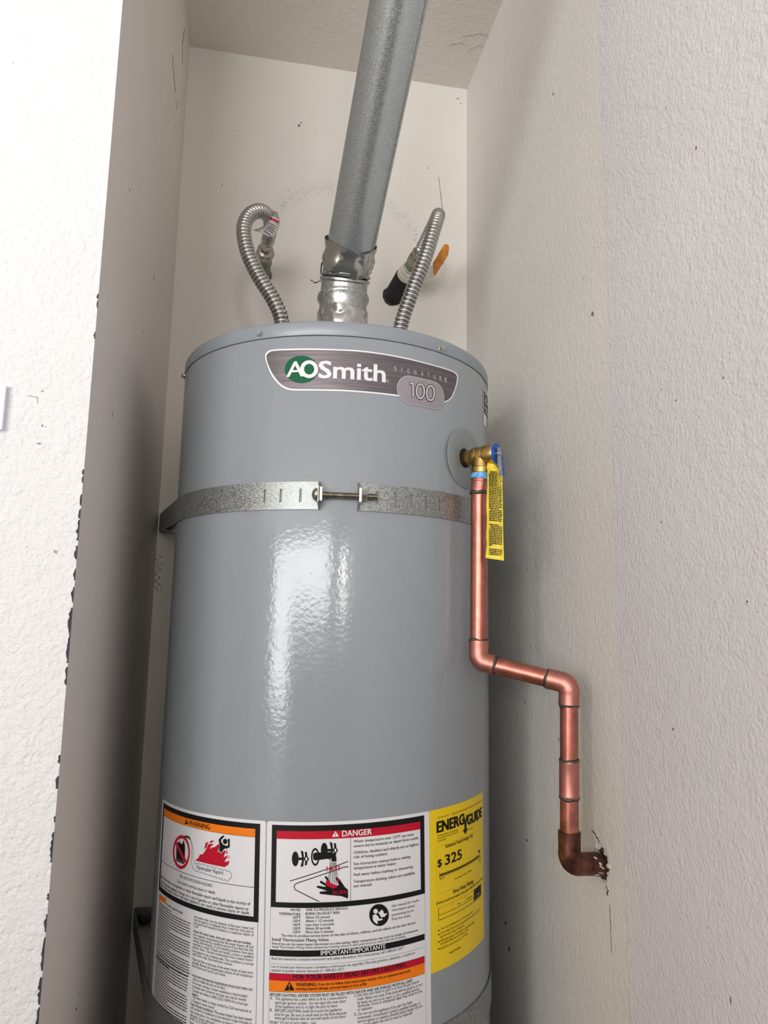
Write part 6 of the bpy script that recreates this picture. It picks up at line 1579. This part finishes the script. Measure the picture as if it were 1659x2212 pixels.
autosmooth(obj('foam_sleeve', lathe(bmesh.new(), [(.0215, -.0), (.0219, .010), (.0216, .036), (.0218, .064), (.0205, .066), (.0160, .0665)], SR, ar, 36), 'foam_black', ins))
obj('hole_edge', blob(SR+Vector((-.004, 0, -.002)), XV, ZV, .047, .047, 24, .1, 9, .0007, (0, -1, 0)), 'crack_dark', ins)
base_at(ins, SR)

# ================================================================== earthquake straps
def strap_part(parent, name, path, zc, hgt, slots, mat, th=.0014):
    """path: list of (x,y,normal x,normal y,length s,z shift); slots: s positions cut right through"""
    bm = bmesh.new(); cuts = []
    cols = path
    for k in range(len(cols)-1):
        pass
    fr = []
    for (x, y, nx, ny, s_, dz) in cols:
        fr.append([bm.verts.new((x, y, zc+dz+q)) for q in (-hgt/2, -.0085, .0085, hgt/2)])
    for k in range(len(cols)-1):
        mid = (cols[k][4]+cols[k+1][4])/2
        hole = any(abs(mid-q) < .0016 for q in slots)
        for r_ in range(3):
            if hole and r_ == 1: continue
            bm.faces.new((fr[k][r_], fr[k+1][r_], fr[k+1][r_+1], fr[k][r_+1]))
    orig = {}
    for k, (x, y, nx, ny, s_, dz) in enumerate(cols):
        for v in fr[k]: orig[v] = Vector((nx, ny, 0))
    fs = list(bm.faces); vmap = {}
    for v in list(bm.verts): vmap[v] = bm.verts.new(v.co+orig[v]*th)
    for f in fs: bm.faces.new([vmap[v] for v in reversed(f.verts)])
    for e in list(bm.edges):
        if len(e.link_faces) == 1 and e.verts[0] in vmap and e.verts[1] in vmap:
            a, b = e.verts; bm.faces.new((a, b, vmap[b], vmap[a]))
    return autosmooth(obj(name, bm, mat, parent), 40)
def arc_cols(s0, s1, slots, off=.0006):
    st = {round(s0+(s1-s0)*i/60, 5) for i in range(61)}
    for q in slots: st |= {q-.0016, q+.0016}
    st = sorted(v for v in st if not any(abs(v-q) < .00155 for q in slots))
    out = []
    for s_ in st:
        th = s_/TR; out.append((CX+(TR+off)*math.sin(th), CY-(TR+off)*math.cos(th), math.sin(th), -math.cos(th), s_, 0))
    return out
def tail(start, wall_pt, foot, sg, dz):
    """flat run back to the wall and a foot screwed on it"""
    x, y, nx, ny, s_, _ = start; out = []
    for i in range(1, 13):
        t = i/12; px_, py_ = x+(wall_pt[0]-x)*t, y+(wall_pt[1]-y)*t
        out.append((px_, py_, sg, 0, s_+sg*.02*i, dz*t))
    out.append((wall_pt[0]-sg*.001, YB-.0022, sg*.7, -.7, s_+sg*.26, dz)); out.append((foot, YB-.0022, 0, -1, s_+sg*.3, dz))
    return out
def bolt(parent, p0, p1, r=.0041):
    d = p1-p0; L = d.length; n = int(L/.00125); prof = []
    for i in range(n):
        prof += [(r, i*.00125), (r-.0006, i*.00125+.0006)]
    autosmooth(obj('threaded_bolt', lathe(bmesh.new(), prof, p0, d, 18), 'nut_steel', parent), 20)
def sqplate(parent, c, d, w, h, t, mat, name):
    e = ZV.cross(d).normalized(); bm = bmesh.new()
    prism(bm, [c-e*w/2-ZV*h/2, c+e*w/2-ZV*h/2, c+e*w/2+ZV*h/2, c-e*w/2+ZV*h/2], d*t)
    return obj(name, bm, mat, parent)
def strap(label, zc, dzl, slots_l, slots_r, sl0, sr0, foot_l):
    e = thing('tank_strap', label, 'strap', 'steel straps round the tank')
    a = arc_cols(-R(79.5)*TR, sl0, slots_l); a = list(reversed(tail(a[0], (-.1755, YB-.006), foot_l, -1, dzl))) + a
    strap_part(e, 'strap_band', a, zc, .0350, slots_l, 'zinc_strap')
    b = arc_cols(sr0, R(79.5)*TR, slots_r); b = b + tail(b[-1], (.4295, YB-.006), .398, 1, dzl)
    strap_part(e, 'strap_band', b, zc, .0350, slots_r, 'zinc_strap')
    for s_, sg in ((sl0, 1), (sr0, -1)):               # bent-out ends
        n_ = (on_tank(s_, zc, 1)-on_tank(s_, zc, 0)).normalized(); t_ = ZV.cross(n_)
        c = on_tank(s_, zc, .0006); bm = bmesh.new()
        prism(bm, [c-ZV*.0175, c+ZV*.0175, c+ZV*.0175+n_*.006, c+ZV*.010+n_*.017, c-ZV*.010+n_*.017, c-ZV*.0175+n_*.006], t_*.0014*sg)
        obj('bent_end', bm, 'zinc_strap', e)
    p0 = on_tank(sl0-.004, zc, .0095); p1 = on_tank(sr0+.0235, zc, .0105); d = unit(p0, p1)
    bolt(e, p0, p1)
    autosmooth(obj('bolt_head', lathe(bmesh.new(), [(.0022, -.0052), (.0055, -.0040), (.0078, -.0015), (.0082, .0006), (.0082, .0012)], p0+d*.0015, d, 28), 'nut_steel', e), 50)
    q = on_tank(sl0, zc, .0100); sqplate(e, q+d*.0016, d, .0150, .0170, .0030, 'steel_bright', 'square_washer')
    q = on_tank(sr0, zc, .0102); sqplate(e, q-d*.0012, d, .0150, .0170, .0030, 'steel_bright', 'square_washer')
    obj('hex_nut', lathe(bmesh.new(), [(.0062, 0), (.0068, .0008), (.0068, .0062), (.0062, .0070)], q+d*.0020, d, 6), 'steel_bright', e)
    for fx in (foot_l-.014, .4120):
        c = Vector((fx, YB-.0042, zc+dzl))
        sc = autosmooth(obj('lag_screw', lathe(bmesh.new(), [(.0125, 0), (.0125, .0012), (.0118, .0016)], c, (0, -1, 0), 28), 'strap_dark', e), 40)
        obj('screw_head', lathe(bmesh.new(), [(.0065, .0016), (.0065, .0060), (.0055, .0068)], c, (0, -1, 0), 6), 'strap_dark', sc)
    base_at(e, (CX, CY-TR, zc))
    return e
strap('galvanised steel strap with bolt across the middle of the grey tank', 1.4765, .028, [-.1167, -.0952, -.0699], [.0255, .0499, .0717, .0946, .1182], -.0470, .0025, -.1440)
strap('lower galvanised strap round the tank below the safety labels', .8290, -.036, [-.1167, -.0952], [.0717, .0946], -.0470, .0025, -.1440)
